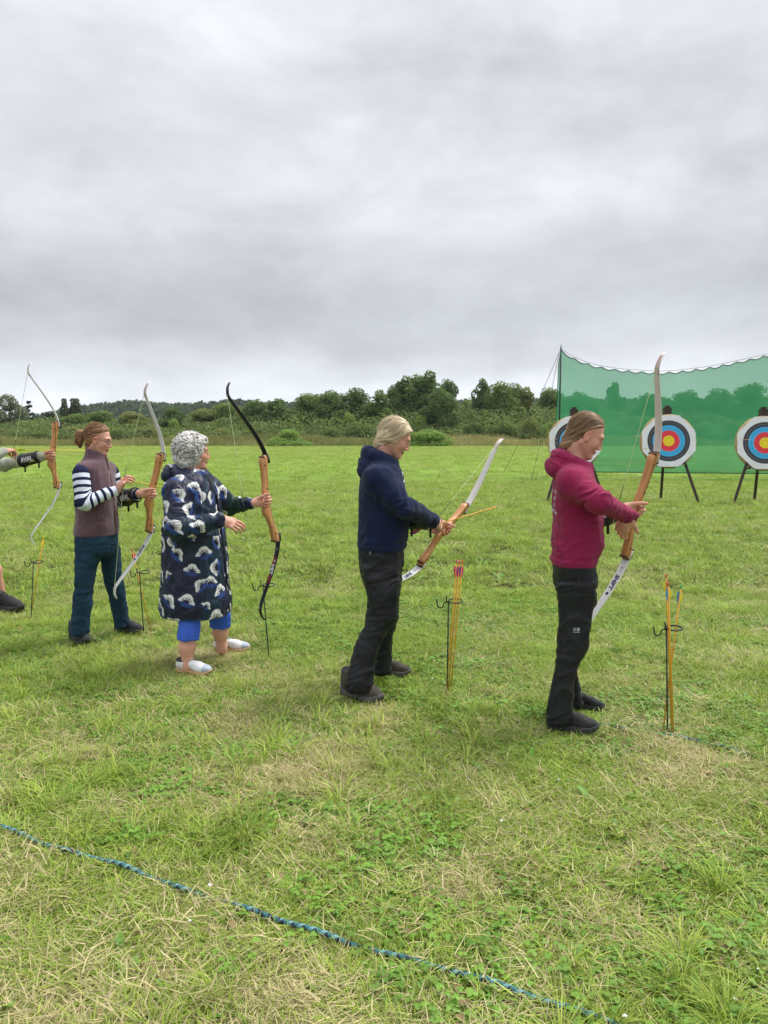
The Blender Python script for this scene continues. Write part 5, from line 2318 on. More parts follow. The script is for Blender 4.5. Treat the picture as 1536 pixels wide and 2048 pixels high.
def build_grey():
    P = Person(392, Y_GRE, R(-3), 'grey curly haired woman in dark flowered coat and blue cropped trousers')
    L = P.L
    coat = P.rings([(1227, 323, 462, .235), (1205, 323, 462, .235), (1150, 325, 457, .230), (1100, 327, 452, .226), (1060, 329, 447, .222), (1020, 332, 443, .218), (988, 336, 437, .215),
                    (968, 341, 430, .205), (955, 347, 423, .175), (945, 354, 416, .13), (936, 362, 410, .08)])
    sR, eR, wR = L(353, 985, -.19), L(357, 1056, -.285), L(435, 1041, -.20)
    sL, eL = L(420, 980, .17), L(462, 1012, .29)
    wL, hV, hF, hI = grip_hand(P, 'gre', -1, v=-.01, arm=eL, dmix=(.35, -.35, 0), s=.96)
    print('gre arm', chk('', sR, eR, wR), chk('', sL, eL, wL))
    tl = Loft(coat, 2.25)
    nk = L(384, 948, 0)

    def top(q):
        d = tl(q, .02)
        d = smin(d, rc(q, sR, eR, .086, .068), .04)
        d = smin(d, rc(q, sL, eL, .084, .062), .04)
        fr = rc(q, eR, wR, .068, .048)
        d = smin(d, fr, .012)
        d = smin(d, rc(q, eL, wL + nrm(eL - wL) * .025, .062, .044), .012)
        hd = hood_sdf(q, nk + [-.012, 0, .0], .090, .098, .030, .030, .022, (L(343, 950, 0), (.050, .12, .060)))
        hd = smax(hd, -rc(q, nk + [-.01, 0, -.05], nk + [.01, 0, .12], .056, .085), .012)
        return smin(d, hd, .022)
    lo, hi = bbox(sR, eR, wR, sL, eL, wL, (coat[0][1], 0, coat[0][0]), L(330, 925, 0), pad=.2)
    lo[0] = min(lo[0], coat[0][1] - .32)
    hi[0] = max(hi[0], coat[0][1] + .32)
    lo[1] = min(lo[1], -.37)
    hi[1] = max(hi[1], .36)
    lo[2] = coat[0][0] - .04
    V, F = iso(top, lo, hi, .0042)
    C = paint_flowers(V, vnormals(V, F), 12)
    _s, _d, _t = limb_param(V, [eL, wL])
    gm = (_d < .10) & (V[:, 1] > .20) & (C.max(1) < .06)
    C[gm] = np.array([.010, .040, .028])
    V = cloth(V, F, 51, 0.0081, lim=[sR, eR, wR], zbands=[(eR[2] - .03, .08, .008)], vert=.009, diag=.9, hem=coat[0][0], hood=L(343, 950, 0))
    co = put_col('coat', (V, F, C), M['print'], P.root)
    # zip and hood strings down the front
    mb = MB()
    pts = []
    for z in np.linspace(coat[0][0] + .02, coat[8][0], 16):
        cx, cy, a, b = [float(np.interp(z, tl.zs, t)) for t in tl.t]
        y = -.015
        pts.append((cx + a + .001, y, z))
    mb.tube(pts, .007, 6)
    mb.build('zip_placket', M['ink_black'], co)
    mb = MB()
    for y, l in ((-.06, .14), (-.035, .11)):
        p0 = nk + np.array([.086, y, .0])
        pts = []
        for k in range(6):
            z = p0[2] - .01 - l * k / 5
            cx, cy, a, b = [float(np.interp(z, tl.zs, t)) for t in tl.t]
            xx = cx + a * (max(0, 1 - (abs(y - .01 * k) / b) ** 2.25)) ** (1 / 2.25)
            pts.append((xx + .008, y - .006 * k, z))
        mb.tube(pts, .003, 5)
    mb.build('hood_cord', M['ink_black'], co)
    # cropped blue trousers
    legN = Loft(P.rings([(1279, 354, 399, .070, -.155), (1272, 354, 401, .071, -.155), (1250, 357, 403, .072, -.15), (1220, 357, 406, .080, -.13), (1190, 355, 410, .09, -.11), (1140, 352, 420, .10, -.10)]), 2.3)
    legF = Loft(P.rings([(1255, 421, 463, .068, .185), (1240, 421, 462, .068, .18), (1215, 414, 460, .076, .16), (1180, 400, 455, .09, .13), (1140, 385, 445, .10, .10)]), 2.3)

    def tr(q):
        return smin(legN(q, .015), legF(q, .015), .02)
    lo, hi = bbox(L(350, 1282, -.22), L(462, 1140, .2), L(462, 1255, .24), pad=.09)
    V, F = iso(tr, lo, hi, .006)
    V = cloth(V, F, 15, 0.0095, vert=.010, diag=.6)
    obj('trousers', mk_mesh('trousers', V, F), M['blue_cotton'], P.root)
    # head, turned a little away
    h = make_head(L(388, 905, 0), R(22), R(4), s=.915)
    tone = (.68, .36, .265)
    hairc = [(.24, .23, .21), (.50, .485, .46), (.72, .71, .685)]

    def hs(q):
        c = ell(q, (-.030, 0, .030), (.112, .112, .108))
        c = smin(c, ell(q, (-.055, 0, -.045), (.088, .105, .078)), .03)
        c = smin(c, ell(q, (.035, 0, .078), (.062, .078, .050)), .025)
        reg = q[:, 0] - .050 - np.clip(q[:, 2] - .03, 0, .2) * 1.2
        return smax(c, reg, .03)
    ha = put_col('hair', hair_mesh(h, hs, (-.1, 0, -.03), hairc, 61, curl=True, hres=.0030), M['hair'], P.root)

    curls(h, 620, [(.42, .41, .385), (.78, .77, .74)], (-.030, 0, .022), (.124, .124, .122), lambda p: p[0] < .045 + max(0, p[2] - .03) * 1.0 and p[2] > -.125, 66, ha)

    def rp(g):
        u = nrm(g.normal(size=3))
        if u[0] > .55:
            u[0] = -u[0]
        return np.array([-.032, 0, .018]) + u * [.118, .118, .116]
    wisps(h, 70, (.60, .59, .57), rp, lambda g, p: nrm(nrm(np.array(p) - [-.03, 0, .02]) + g.normal(size=3) * .9), .022, 9, ha, r=.0011)
    hm = head_mesh(h, tone, (.35, .32, .30), neck_to=tuple(to_head(h, np.array([L(388, 960, 0)]))[0]))
    rV, rF, rI = hand_mesh(wR + nrm(wR - eR) * .02, P.vec((.90, .1, -.30)), P.vec((-.15, .75, -.65)), 1, RELAX, thumb=(.8, .4, .35), arm=eR, s=1.0)
    ankN, ankF = L(374, 1325, -.165), L(444, 1290, .20)
    legs = [([L(380, 1150, -.10), L(378, 1268, -.15), ankN + [0, 0, -.05]], [.070, .046, .034]), ([L(405, 1150, .10), L(442, 1245, .18), ankF + [0, 0, -.04]], [.060, .044, .034])]
    ub = under_body(P, coat[2:], [], [[sR, eR, wR], [sL, eL, wL]], tone)

    def lg(q):
        d = None
        for pts, r in legs:
            a, b, c = [np.array(x) for x in pts]
            calf = b + (c - b) * .35
            e = chain(q, [a, b, calf + [-.008, 0, 0], c - (c - b) * .12, c], [r[0], r[1], .050, .031, .031], .03)
            d = e if d is None else np.minimum(d, e)
        return d
    lo, hi = bbox(*[p for l_ in legs for p in l_[0]], pad=.1)
    gV, gF = iso(lg, lo, hi, .006)
    put_body(P, [hm, (hV, hF, hand_col(hV, hI, tone)), (rV, rF, hand_col(rV, rI, tone)), ub, (gV, gF, np.tile(np.array(tone) * [1.0, 1.0, 1.02], (len(gV), 1)))])
    mb = MB()
    ring = rI['pts'][2][1]
    c = (ring[0] + ring[1]) / 2
    d = nrm(ring[1] - ring[0])
    e1 = nrm(np.cross(d, [0, 1, 0]))
    e2 = np.cross(d, e1)
    mb.tube([c + .0105 * (math.cos(a) * e1 + math.sin(a) * e2) for a in np.linspace(0, 2 * math.pi, 13)], .0016, 5)
    mb.build('finger_ring', M['arrow_tip'], P.root)
    mb = MB()
    mb.tube([from_head(h, (.002, -.078, -.045)), from_head(h, (.002, -.080, -.056))], .0045, 6)
    mb.build('earring', M['white_print'], P.root)
    shoe_parts(P, P.gpx(354, 1347), P.gpx(425, 1356), 'plim', (M['shoe_white'], M['sole_tan'], M['lace_white']))
    shoe_parts(P, P.gpx(427, 1306), P.gpx(502, 1306), 'plim', (M['shoe_white'], M['sole_tan'], M['lace_white']))


# =========================================================== woman in the mauve vest
def build_striped():
    P = Person(193, Y_STR, R(-3), 'woman in mauve fleece vest, striped sleeves, jeans and glasses')
    L = P.L
    vest = P.rings([(1069, 148, 238, .180), (1058, 148, 238, .180), (1035, 151, 236, .168), (1008, 151, 233, .160), (980, 149, 231, .168), (955, 148, 228, .178), (938, 152, 224, .172),
                    (926, 160, 220, .135), (917, 166, 216, .085), (906, 170, 213, .066), (897, 172, 210, .062)])
    sR, eR, wR = L(162, 946, -.180), L(168, 1006, -.235), L(232, 981, -.095)
    sL, eL = L(222, 945, .165), L(238, 1000, .20)
    wL, hV, hF, hI = grip_hand(P, 'str', -1, v=-.015, arm=eL, dmix=(.35, -.3, 0))
    print('str arm', chk('', sR, eR, wR), chk('', sL, eL, wL))
    tl = Loft(vest, 2.3)

    def top(q):
        d = tl(q, .012)
        # shoulders of the vest and open neck
        d = smin(d, rc(q, sR + [0, .028, .028], sL + [0, -.028, .028], .052, .052), .04)
        nk = L(192, 906, 0)
        d = smax(d, ((q[:, 2] - nk[2] - .022) * .93 + (q[:, 0] - nk[0]) * .36).astype(np.float32), .006)
        return smax(d, -rc(q, nk + [.004, 0, -.01], nk + [.02, 0, .1], .047, .060), .008)
    lo, hi = bbox(L(148, 1072, -.2), L(238, 895, .2), pad=.12)
    lo[2] = vest[0][0] - .03
    V, F = iso(top, lo, hi, .0058)
    V = cloth(V, F, 71, 0.0068, zbands=[(L(190, 1000, 0)[2], .05, .007)], vert=.0025, diag=.6, hem=vest[0][0])
    ve = obj('fleece_vest', mk_mesh('fleece_vest', V, F), M['mauve'], P.root)
    mb = MB()
    pts = []
    for z in np.linspace(vest[0][0] + .005, vest[8][0] + .02, 18):
        cx, cy, a, b = [float(np.interp(z, tl.zs, t)) for t in tl.t]
        y = -.012
        pts.append((cx + a * (1 - (abs(y) / b) ** 2.3) ** (1 / 2.3) + .001, y, z))
    mb.tube(pts, .0058, 6)
    mb.build('zip', M['wood_dark'], ve)
    mb = MB()
    mb.tube([pts[-4], np.array(pts[-4]) + [.008, -.004, -.03]], .004, 6)
    mb.build('zip_pull', M['white_print'], ve)
    mb = MB()
    pk = []
    for z in np.linspace(L(190, 1050, 0)[2], L(190, 1018, 0)[2], 6):
        cx, cy, a, b = [float(np.interp(z, tl.zs, t)) for t in tl.t]
        y = -.11
        pk.append((cx + a * (1 - (abs(y) / b) ** 2.3) ** (1 / 2.3) + .001, y, z))
    mb.tube(pk, .004, 6)
    mb.build('pocket_seam', M['mauve'], ve)
    # striped sleeves
    for sh, el, wr, ln in ((sR, eR, wR, .0), (sL, eL, wL, .02)):
        def sl(q):
            d = chain(q, [sh, el, wr + nrm(el - wr) * ln], [.058, .055, .040], .02)
            return smax(d, -((q - (wr + nrm(el - wr) * (ln - .004))) @ nrm(el - wr)).astype(np.float32), .004)
        lo, hi = bbox(sh, el, wr, pad=.11)
        V, F = iso(sl, lo, hi, .0055)
        V = cloth(V, F, 77, 0.0074, lim=[sh, el, wr], diag=.3)
        s_, d_, t_ = limb_param(V, [sh, el, wr])
        s_ = relax_attr(F, s_, 45)
        # fan the stripes round the elbow by using the angle-aware distance
        obj('striped_sleeve', mk_mesh('striped_sleeve', V, F, attrs={'s': s_}), M['stripes'], P.root)
    # jeans
    hip = Loft(P.rings([(1110, 160, 230, .12), (1098, 151, 236, .168), (1080, 150, 236, .175), (1055, 152, 234, .16)]), 2.4)
    legN = Loft(P.rings([(1270, 143, 178, .064, -.105), (1255, 144, 178, .064, -.105), (1220, 146, 182, .064, -.105), (1180, 149, 186, .068, -.10), (1150, 150, 191, .075, -.10),
                         (1115, 149, 202, .085, -.09), (1090, 150, 208, .085, -.08)]), 2.3)
    legF = Loft(P.rings([(1254, 230, 258, .062, .225), (1240, 228, 257, .062, .22), (1200, 219, 252, .064, .19), (1165, 210, 247, .070, .155), (1130, 203, 243, .08, .12), (1095, 190, 240, .085, .09)]), 2.3)

    def tr(q):
        d = smin(hip(q), legN(q, .02), .02)
        return smin(d, legF(q, .02), .02)
    lo, hi = bbox(L(143, 1272, -.2), L(240, 1050, .2), L(260, 1256, .28), pad=.09)
    V, F = iso(tr, lo, hi, .0065)
    V = cloth(V, F, 19, 0.0074, zbands=[(L(165, 1175, 0)[2], .09, .007), (L(160, 1250, -.1)[2], .07, .009), (L(190, 1090, 0)[2], .06, .009)], vert=.004, diag=1.0)
    obj('jeans', mk_mesh('jeans', V, F), M['denim'], P.root)
    h = make_head(L(197, 880, 0), R(4), R(15), s=.905)
    tone = (.67, .36, .26)
    hairc = [(.055, .022, .010), (.20, .088, .035), (.46, .25, .115)]
    bun = (-.11, 0, .02)
    hs = lambda q: tied_hair(q, [(-.080, 0, .030), (-.114, 0, .026), (-.148, .0, .006), (-.150, 0, -.045), (-.130, 0, -.092)], [.045, .025, .037, .034, .010], cover=.0, puff=-.001)
    ha = put_col('hair', hair_mesh(h, hs, bun, hairc, 81, amp=.005), M['hair'], P.root)
    strands(h, 800, [(.08, .034, .014), (.55, .32, .16)], (-.016, 0, .034), (.105, .084, .100), (-.11, 0, .03), lambda p: hair_region_tied(np.array([p]), .0)[0] < -.018 and p[2] > .0, 83, ha, lift=.003, r=.0007, reg=lambda p: hair_region_tied(np.array([p]), .0)[0])
    wisps(h, 60, (.33, .17, .08), lambda g: (-.145 + g.uniform(-.025, .025), g.uniform(-.02, .02), -.01 + g.uniform(-.05, .04)), lambda g, p: nrm((-.35, g.uniform(-.4, .4), -.8)), .055, 5, ha)
    hm = head_mesh(h, tone, hairc[0], neck_to=tuple(to_head(h, np.array([L(190, 930, 0)]))[0]))
    nw = P.loc(bow_pt('str', -.235, 0, .085))
    rV, rF, rI = hand_mesh(wR + nrm(wR - eR) * .012, nrm(nw - wR) + np.array([0, 0, .05]), P.vec((.1, .55, -.8)), 1, [(.45, .85, .5), (.5, .9, .5), (.55, .95, .5), (.6, .95, .5)], thumb=(.9, .3, .35), arm=eR)
    ub = under_body(P, vest, [([L(185, 1090, -.09), L(168, 1170, -.10), L(160, 1265, -.105)], [.05, .02, .018]), ([L(205, 1090, .09), L(230, 1170, .16), L(244, 1252, .225)], [.05, .02, .018])],
                    [[sR, eR, wR], [sL, eL, wL]], tone)
    put_body(P, [hm, (hV, hF, hand_col(hV, hI, tone)), (rV, rF, hand_col(rV, rI, tone)), ub])
    # glasses
    gl = empty('glasses')
    gl.parent = P.root
    for s in (-1, 1):
        mb = MB()
        rim = [from_head(h, (.101 - .25 * abs(a2), s * (.034 + .025 * math.cos(t)), .001 + .0165 * math.sin(t))) for t in np.linspace(0, 2 * math.pi, 19) for a2 in (.02 + .021 * .5 * (1 + math.cos(t)) * .6,)]
        mb.tube(rim, .0011, 5)
        mb.tube([rim[0], from_head(h, (.06, s * .070, .010)), from_head(h, (.0, s * .081, .010)), from_head(h, (-.02, s * .080, -.004))], .0014, 5)
        mb.build('rim', M['metal_frame'], gl)
        V = [from_head(h, (.096, s * .032, .002))] + rim[:-1]
        F = [(0, i, i % 18 + 1) for i in range(1, 19)]
        obj('lens', mk_mesh('lens', V, F), M['glass'], gl)
    mb = MB()
    mb.tube([from_head(h, (.096, -.011, .004)), from_head(h, (.104, 0, .007)), from_head(h, (.096, .011, .004))], .0011, 5)
    mb.build('bridge', M['metal_frame'], gl)
    arm_guard(P, eL, wL, .058, .040, .30, .86, size=.045)
    shoe_parts(P, P.gpx(145, 1281), P.gpx(176, 1296), 'hike', (M['shoe_dark'], M['sole_black'], M['lace_grey']))
    shoe_parts(P, P.gpx(231, 1266), P.gpx(286, 1272), 'hike', (M['shoe_dark'], M['sole_black'], M['lace_grey']))
    a = build_arrow('arrow_yellow', ['mauve', 'mauve', 'yellow'], 'orange', L=.70)
    tp = at(330, 974.5, P.o[1] + .40)
    nw_w = bow_pt('str', -.235, 0, .085)
    aim(a, nw_w, tp - nw_w)
    tag(a, 'arrow with mauve vanes on the string of the striped sleeves woman', 'arrow', 'arrows held in hands')


# =========================================================== archer cut off by the left edge
def build_left():
    P = Person(-92, Y_LEF, R(5), 'archer in sage green top cut off by the left edge, aiming')
    L = P.L
    torso = P.rings([(1090, -130, -55, .17), (1040, -128, -58, .16), (990, -130, -54, .17), (950, -128, -58, .185), (932, -120, -66, .15), (918, -108, -78, .07)])
    sR, eR, wR = L(-84, 940, -.18), L(-50, 930, -.36), L(6, 904, -.12)
    sL, eL = L(-70, 938, .17), L(8, 930, .20)
    wL, hV, hF, hI = grip_hand(P, 'lef', -1, v=-.012, arm=eL, dmix=(.2, -.2, 0), s=1.0)
    print('lef arm', chk('', sR, eR, wR), chk('', sL, eL, wL))
    tl = Loft(torso, 2.4)

    def top(q):
        d = tl(q, .02)
        d = smin(d, chain(q, [sR, eR, wR], [.072, .058, .042], .02), .03)
        return smin(d, chain(q, [sL, eL, wL + nrm(eL - wL) * .01], [.072, .060, .038], .02), .03)
    lo, hi = bbox(sR, eR, wR, sL, eL, wL, (torso[0][1], 0, torso[0][0]), pad=.2)
    lo[2] = torso[0][0] - .04
    V, F = iso(top, lo, hi, .007)
    V = cloth(V, F, 91, 0.0081, lim=[sL, eL, wL], diag=.6)
    obj('sweatshirt', mk_mesh('sweatshirt', V, F), M['sage'], P.root)
    hip = Loft(P.rings([(1130, -130, -50, .17), (1085, -130, -55, .165), (1070, -128, -58, .15)]), 2.4)
    legN = Loft(P.rings([(1160, -130, -75, .09, -.11), (1120, -130, -70, .10, -.10), (1090, -128, -65, .09, -.09)]), 2.3)
    legF = Loft(P.rings([(1125, -45, 0, .085, .14), (1110, -80, -20, .10, .11), (1090, -110, -50, .09, .09)]), 2.3)
    lo, hi = bbox(L(-130, 1165, -.2), L(-10, 1065, .25), pad=.1)
    V, F = iso(lambda q: smin(smin(hip(q), legN(q), .02), legF(q), .02), lo, hi, .009)
    obj('shorts', mk_mesh('shorts', V, F), M['shorts'], P.root)
    tone = (.58, .30, .21)
    h = make_head(L(-85, 885, 0), R(15), R(4))
    hm = head_mesh(h, tone, (.06, .035, .02), neck_to=tuple(to_head(h, np.array([L(-92, 945, 0)]))[0]), hres=.0045)
    hs = lambda q: tied_hair(q, [(-.06, 0, .02), (-.07, 0, -.03)], [.05, .04])
    put_col('hair', hair_mesh(h, hs, (-.1, 0, 0), [(.03, .017, .01), (.07, .04, .022), (.13, .08, .045)], 95, hres=.005), M['hair'], P.root)
    rV, rF, rI = hand_mesh(wR, P.loc(bow_pt('lef', -.30, 0, .045)) - wR, P.vec((.2, .6, -.75)), 1, [(.7, .95, .5), (.75, 1.0, .5), (.8, 1.0, .5), (.8, 1.0, .5)], thumb=(.8, .3, .4), arm=eR, s=1.05)
    legs = [([L(-95, 1110, -.10), L(-98, 1150, -.12), L(-105, 1225, -.13)], [.075, .055, .036]), ([L(-70, 1110, .10), L(-10, 1140, .15), L(6, 1205, .20)], [.075, .054, .036])]
    ub = under_body(P, torso, [], [[sR, eR, wR], [sL, eL, wL]], tone)

    def lg(q):
        d = None
        for pts, r in legs:
            e = chain(q, pts, r, .03)
            d = e if d is None else np.minimum(d, e)
        return d
    lo, hi = bbox(*[p for l_ in legs for p in l_[0]], pad=.12)
    gV, gF = iso(lg, lo, hi, .007)
    put_body(P, [hm, (hV, hF, hand_col(hV, hI, tone)), (rV, rF, hand_col(rV, rI, tone)), ub, (gV, gF, np.tile(np.array(tone), (len(gV), 1)))])
    arm_guard(P, eL, wL, .061, .039, .46, .95, size=.046)
    shoe_parts(P, P.gpx(-18, 1222), P.gpx(47, 1229), 'trail', (M['shoe_black'], M['sole_black'], M['ink_black']))
    shoe_parts(P, P.gpx(-130, 1240), P.gpx(-75, 1246), 'trail', (M['shoe_black'], M['sole_black'], M['ink_black']))
    a = build_arrow('arrow_yellow', ['lime', 'lime', 'lime'], 'orange', L=.72)
    n0 = bow_pt('lef', -.30, 0, .045)
    t0 = bow_pt('lef', .10, .02, .043)
    aim(a, n0, t0 - n0)
    tag(a, 'yellow arrow with lime vanes nocked on the leftmost bow', 'arrow', 'arrows held in hands')


import time as _t
for _f in (build_maroon, build_blonde, build_grey, build_striped, build_left):
    _s = _t.time()
    _f()
    print(_f.__name__, round(_t.time() - _s, 1))

# ------------------------------------------------------------------ trees, shrubs, hills
def leaf_cloud(pts, nrmv, size, rg, tint):
    """little bent leaf sprays (two triangles folded along the middle)"""
    n = len(pts)
    d = rg.normal(size=(n, 3))
    d += nrmv * .7
    d /= np.linalg.norm(d, axis=1)[:, None]
    a = np.cross(d, rg.normal(size=(n, 3)))
    a /= np.linalg.norm(a, axis=1)[:, None]
    b = np.cross(d, a)
    s = size * rg.uniform(.6, 1.35, n)[:, None]
    V = np.empty((n, 4, 3))
    V[:, 0] = pts - a * s * .62
    V[:, 1] = pts + b * s * .40 + d * s * .12
    V[:, 2] = pts + a * s * .62
    V[:, 3] = pts - b * s * .40 + d * s * .12
    F = np.arange(n * 4).reshape(n, 4)
    T = np.repeat(tint, 4)
    return V.reshape(-1, 3), F, T


def lobes_points(lobes, n, rg, shell=.35):
    vol = np.array([l[1][0] * l[1][1] * l[1][2] for l in lobes]) ** .7
    pick = rg.choice(len(lobes), n, p=vol / vol.sum())
    u = rg.normal(size=(n, 3))
    u /= np.linalg.norm(u, axis=1)[:, None]
    rad = 1 - shell * rg.random(n) ** 1.6
    c = np.array([l[0] for l in lobes])[pick]
    r = np.array([l[1] for l in lobes])[pick]
    P = c + u * r * rad[:, None]
    nz = fbm(P * 1.3, 2, 5) - .5
    P = P + u * (nz[:, None] * .9) * r.min(1)[:, None]
    ok = np.ones(n, bool)
    # holes: drop leaves where a coarse noise is low
    hole = vnoise(P * 1.1 + 9, 8)
    ok &= hole > .22
    return P[ok], u[ok], pick[ok]


def tree_proto(kind, seed):
    rg = np.random.RandomState(seed)
    H = 10.0
    lobes = []
    trunk = MB()
    if kind == 'round':
        for i in range(26):
            a = rg.uniform(0, 6.28)
            rr = rg.uniform(.3, 3.2)
            z = rg.uniform(1.4, 8.2)
            k = 1 - abs(z - 4.4) / 6.5
            lobes.append((np.array([rr * k * math.cos(a), rr * k * math.sin(a), z]), rg.uniform(1.0, 1.9, 3) * [1, 1, .85]))
        lobes.append((np.array([0, 0, 8.6]), np.array([1.3, 1.3, 1.2])))
        n, sz = 14000, .27
    elif kind == 'tall':
        for i in range(30):
            z = rg.uniform(1.0, 9.0)
            k = 1.35 - .085 * z
            a = rg.uniform(0, 6.28)
            rr = rg.uniform(.2, 2.0) * k
            lobes.append((np.array([rr * math.cos(a), rr * math.sin(a), z]), rg.uniform(.7, 1.35, 3) * (1.15 - .04 * z)))
        lobes.append((np.array([.2, 0, 9.2]), np.array([.7, .7, .8])))
        n, sz = 12500, .25
    elif kind == 'poplar':
        for i in range(9):
            z = 1.8 + i * .9
            lobes.append((np.array([rg.uniform(-.15, .15), rg.uniform(-.15, .15), z]), np.array([.8, .8, .9]) * (1.0 - abs(i - 4) * .10)))
        n, sz = 3500, .22
    elif kind == 'conifer':
        for i in range(9):
            z = 2.0 + i * .88
            w = 2.6 * (1 - i / 10.5)
            for k in range(5):
                a = rg.uniform(0, 6.28)
                lobes.append((np.array([w * .6 * math.cos(a), w * .6 * math.sin(a), z + rg.uniform(-.2, .2)]), np.array([w * .5, w * .5, .28])))
        n, sz = 6000, .22
    elif kind == 'willow':
        for i in range(16):
            a = rg.uniform(0, 6.28)
            rr = rg.uniform(.5, 3.2)
            z = rg.uniform(2.0, 8.0)
            k = math.sqrt(max(.1, 1 - ((z - 4.2) / 5) ** 2))
            lobes.append((np.array([rr * k * math.cos(a), rr * k * math.sin(a), z]), np.array([1.2, 1.2, 1.7]) * rg.uniform(.7, 1.1)))
        n, sz = 11000, .25
    else:  # bush: fills to the ground
        for i in range(14):
            a = rg.uniform(0, 6.28)
            rr = rg.uniform(.0, 3.6)
            z = rg.uniform(1.5, 7.6) * (1 - (rr / 5.2) ** 2)
            lobes.append((np.array([rr * math.cos(a), rr * math.sin(a), z]), rg.uniform(1.4, 2.4, 3)))
        for k in range(10):
            lobes.append((np.array([3.1 * math.cos(k * .63), 3.1 * math.sin(k * .63), 1.3]), np.array([1.9, 1.9, 1.6])))
        n, sz = 11500, .36
    P, u, pick = lobes_points(lobes, n, rg)
    P[:, 2] = np.maximum(P[:, 2], .15)
    lt = rg.uniform(0, 1, len(lobes))
    tint = np.clip(.25 + .35 * lt[pick] + .3 * rg.random(len(P)), 0, 1)
    V, F, T = leaf_cloud(P, u, sz, rg, tint)
    crown = mk_mesh('crown', V, F, attrs={'tint': T}, smooth=False, mats=[M['leaf']])
    tw = .22 if kind != 'bush' else .12
    trunk.tube([(0, 0, -.2), (.05, 0, 1.5), (-.05, .05, 4), (0, 0, 7.8)], [tw, tw * .8, tw * .55, tw * .15], 7)
    for l in lobes[:10]:
        c = l[0]
        z0 = max(.8, c[2] * .55)
        trunk.tube([(0, 0, z0), (c[0] * .5, c[1] * .5, z0 + (c[2] - z0) * .65), tuple(c)], [tw * .45, tw * .3, tw * .1], 5)
    tm = mk_mesh('trunk', trunk.V, trunk.F, mats=[M['bark']])
    return crown, tm


PROTO = {}
for i, k in enumerate(('round', 'round', 'round', 'tall', 'tall', 'poplar', 'conifer', 'willow', 'bush', 'bush', 'bush')):
    PROTO.setdefault(k, []).append(tree_proto(k, 100 + i))


def place_tree(px, top_py, Y, w_px, kind, col, label, cat='tree', name='tree', var=0, group='trees of the hedgerow', base=0.0):
    crown, trunk = PROTO[kind][var % len(PROTO[kind])]
    t = at(px, top_py, Y)
    H = max(t[2] - base, .4)
    nat = {'round': 9.6, 'tall': 9.9, 'poplar': 9.8, 'conifer': 9.6, 'willow': 9.3, 'bush': 9.3}[kind]
    natw = {'round': 8.0, 'tall': 6.2, 'poplar': 1.9, 'conifer': 5.4, 'willow': 8.4, 'bush': 10.0}[kind]
    sz = H / nat
    sx = (w_px * Y / F_PX) / natw * (1.3 if kind in ('round', 'tall') else 1.0)
    root = empty(name, (t[0], Y, base), (px * 1.7) % 6.28)
    root.scale = (sx, sx, sz)
    c = obj('crown' if cat == 'tree' else 'foliage', crown, None, root)
    c.color = (col[0], col[1], col[2], 1)
    obj('trunk' if cat == 'tree' else 'stem', trunk, None, root)
    tag(root, label, cat, group)
    return root


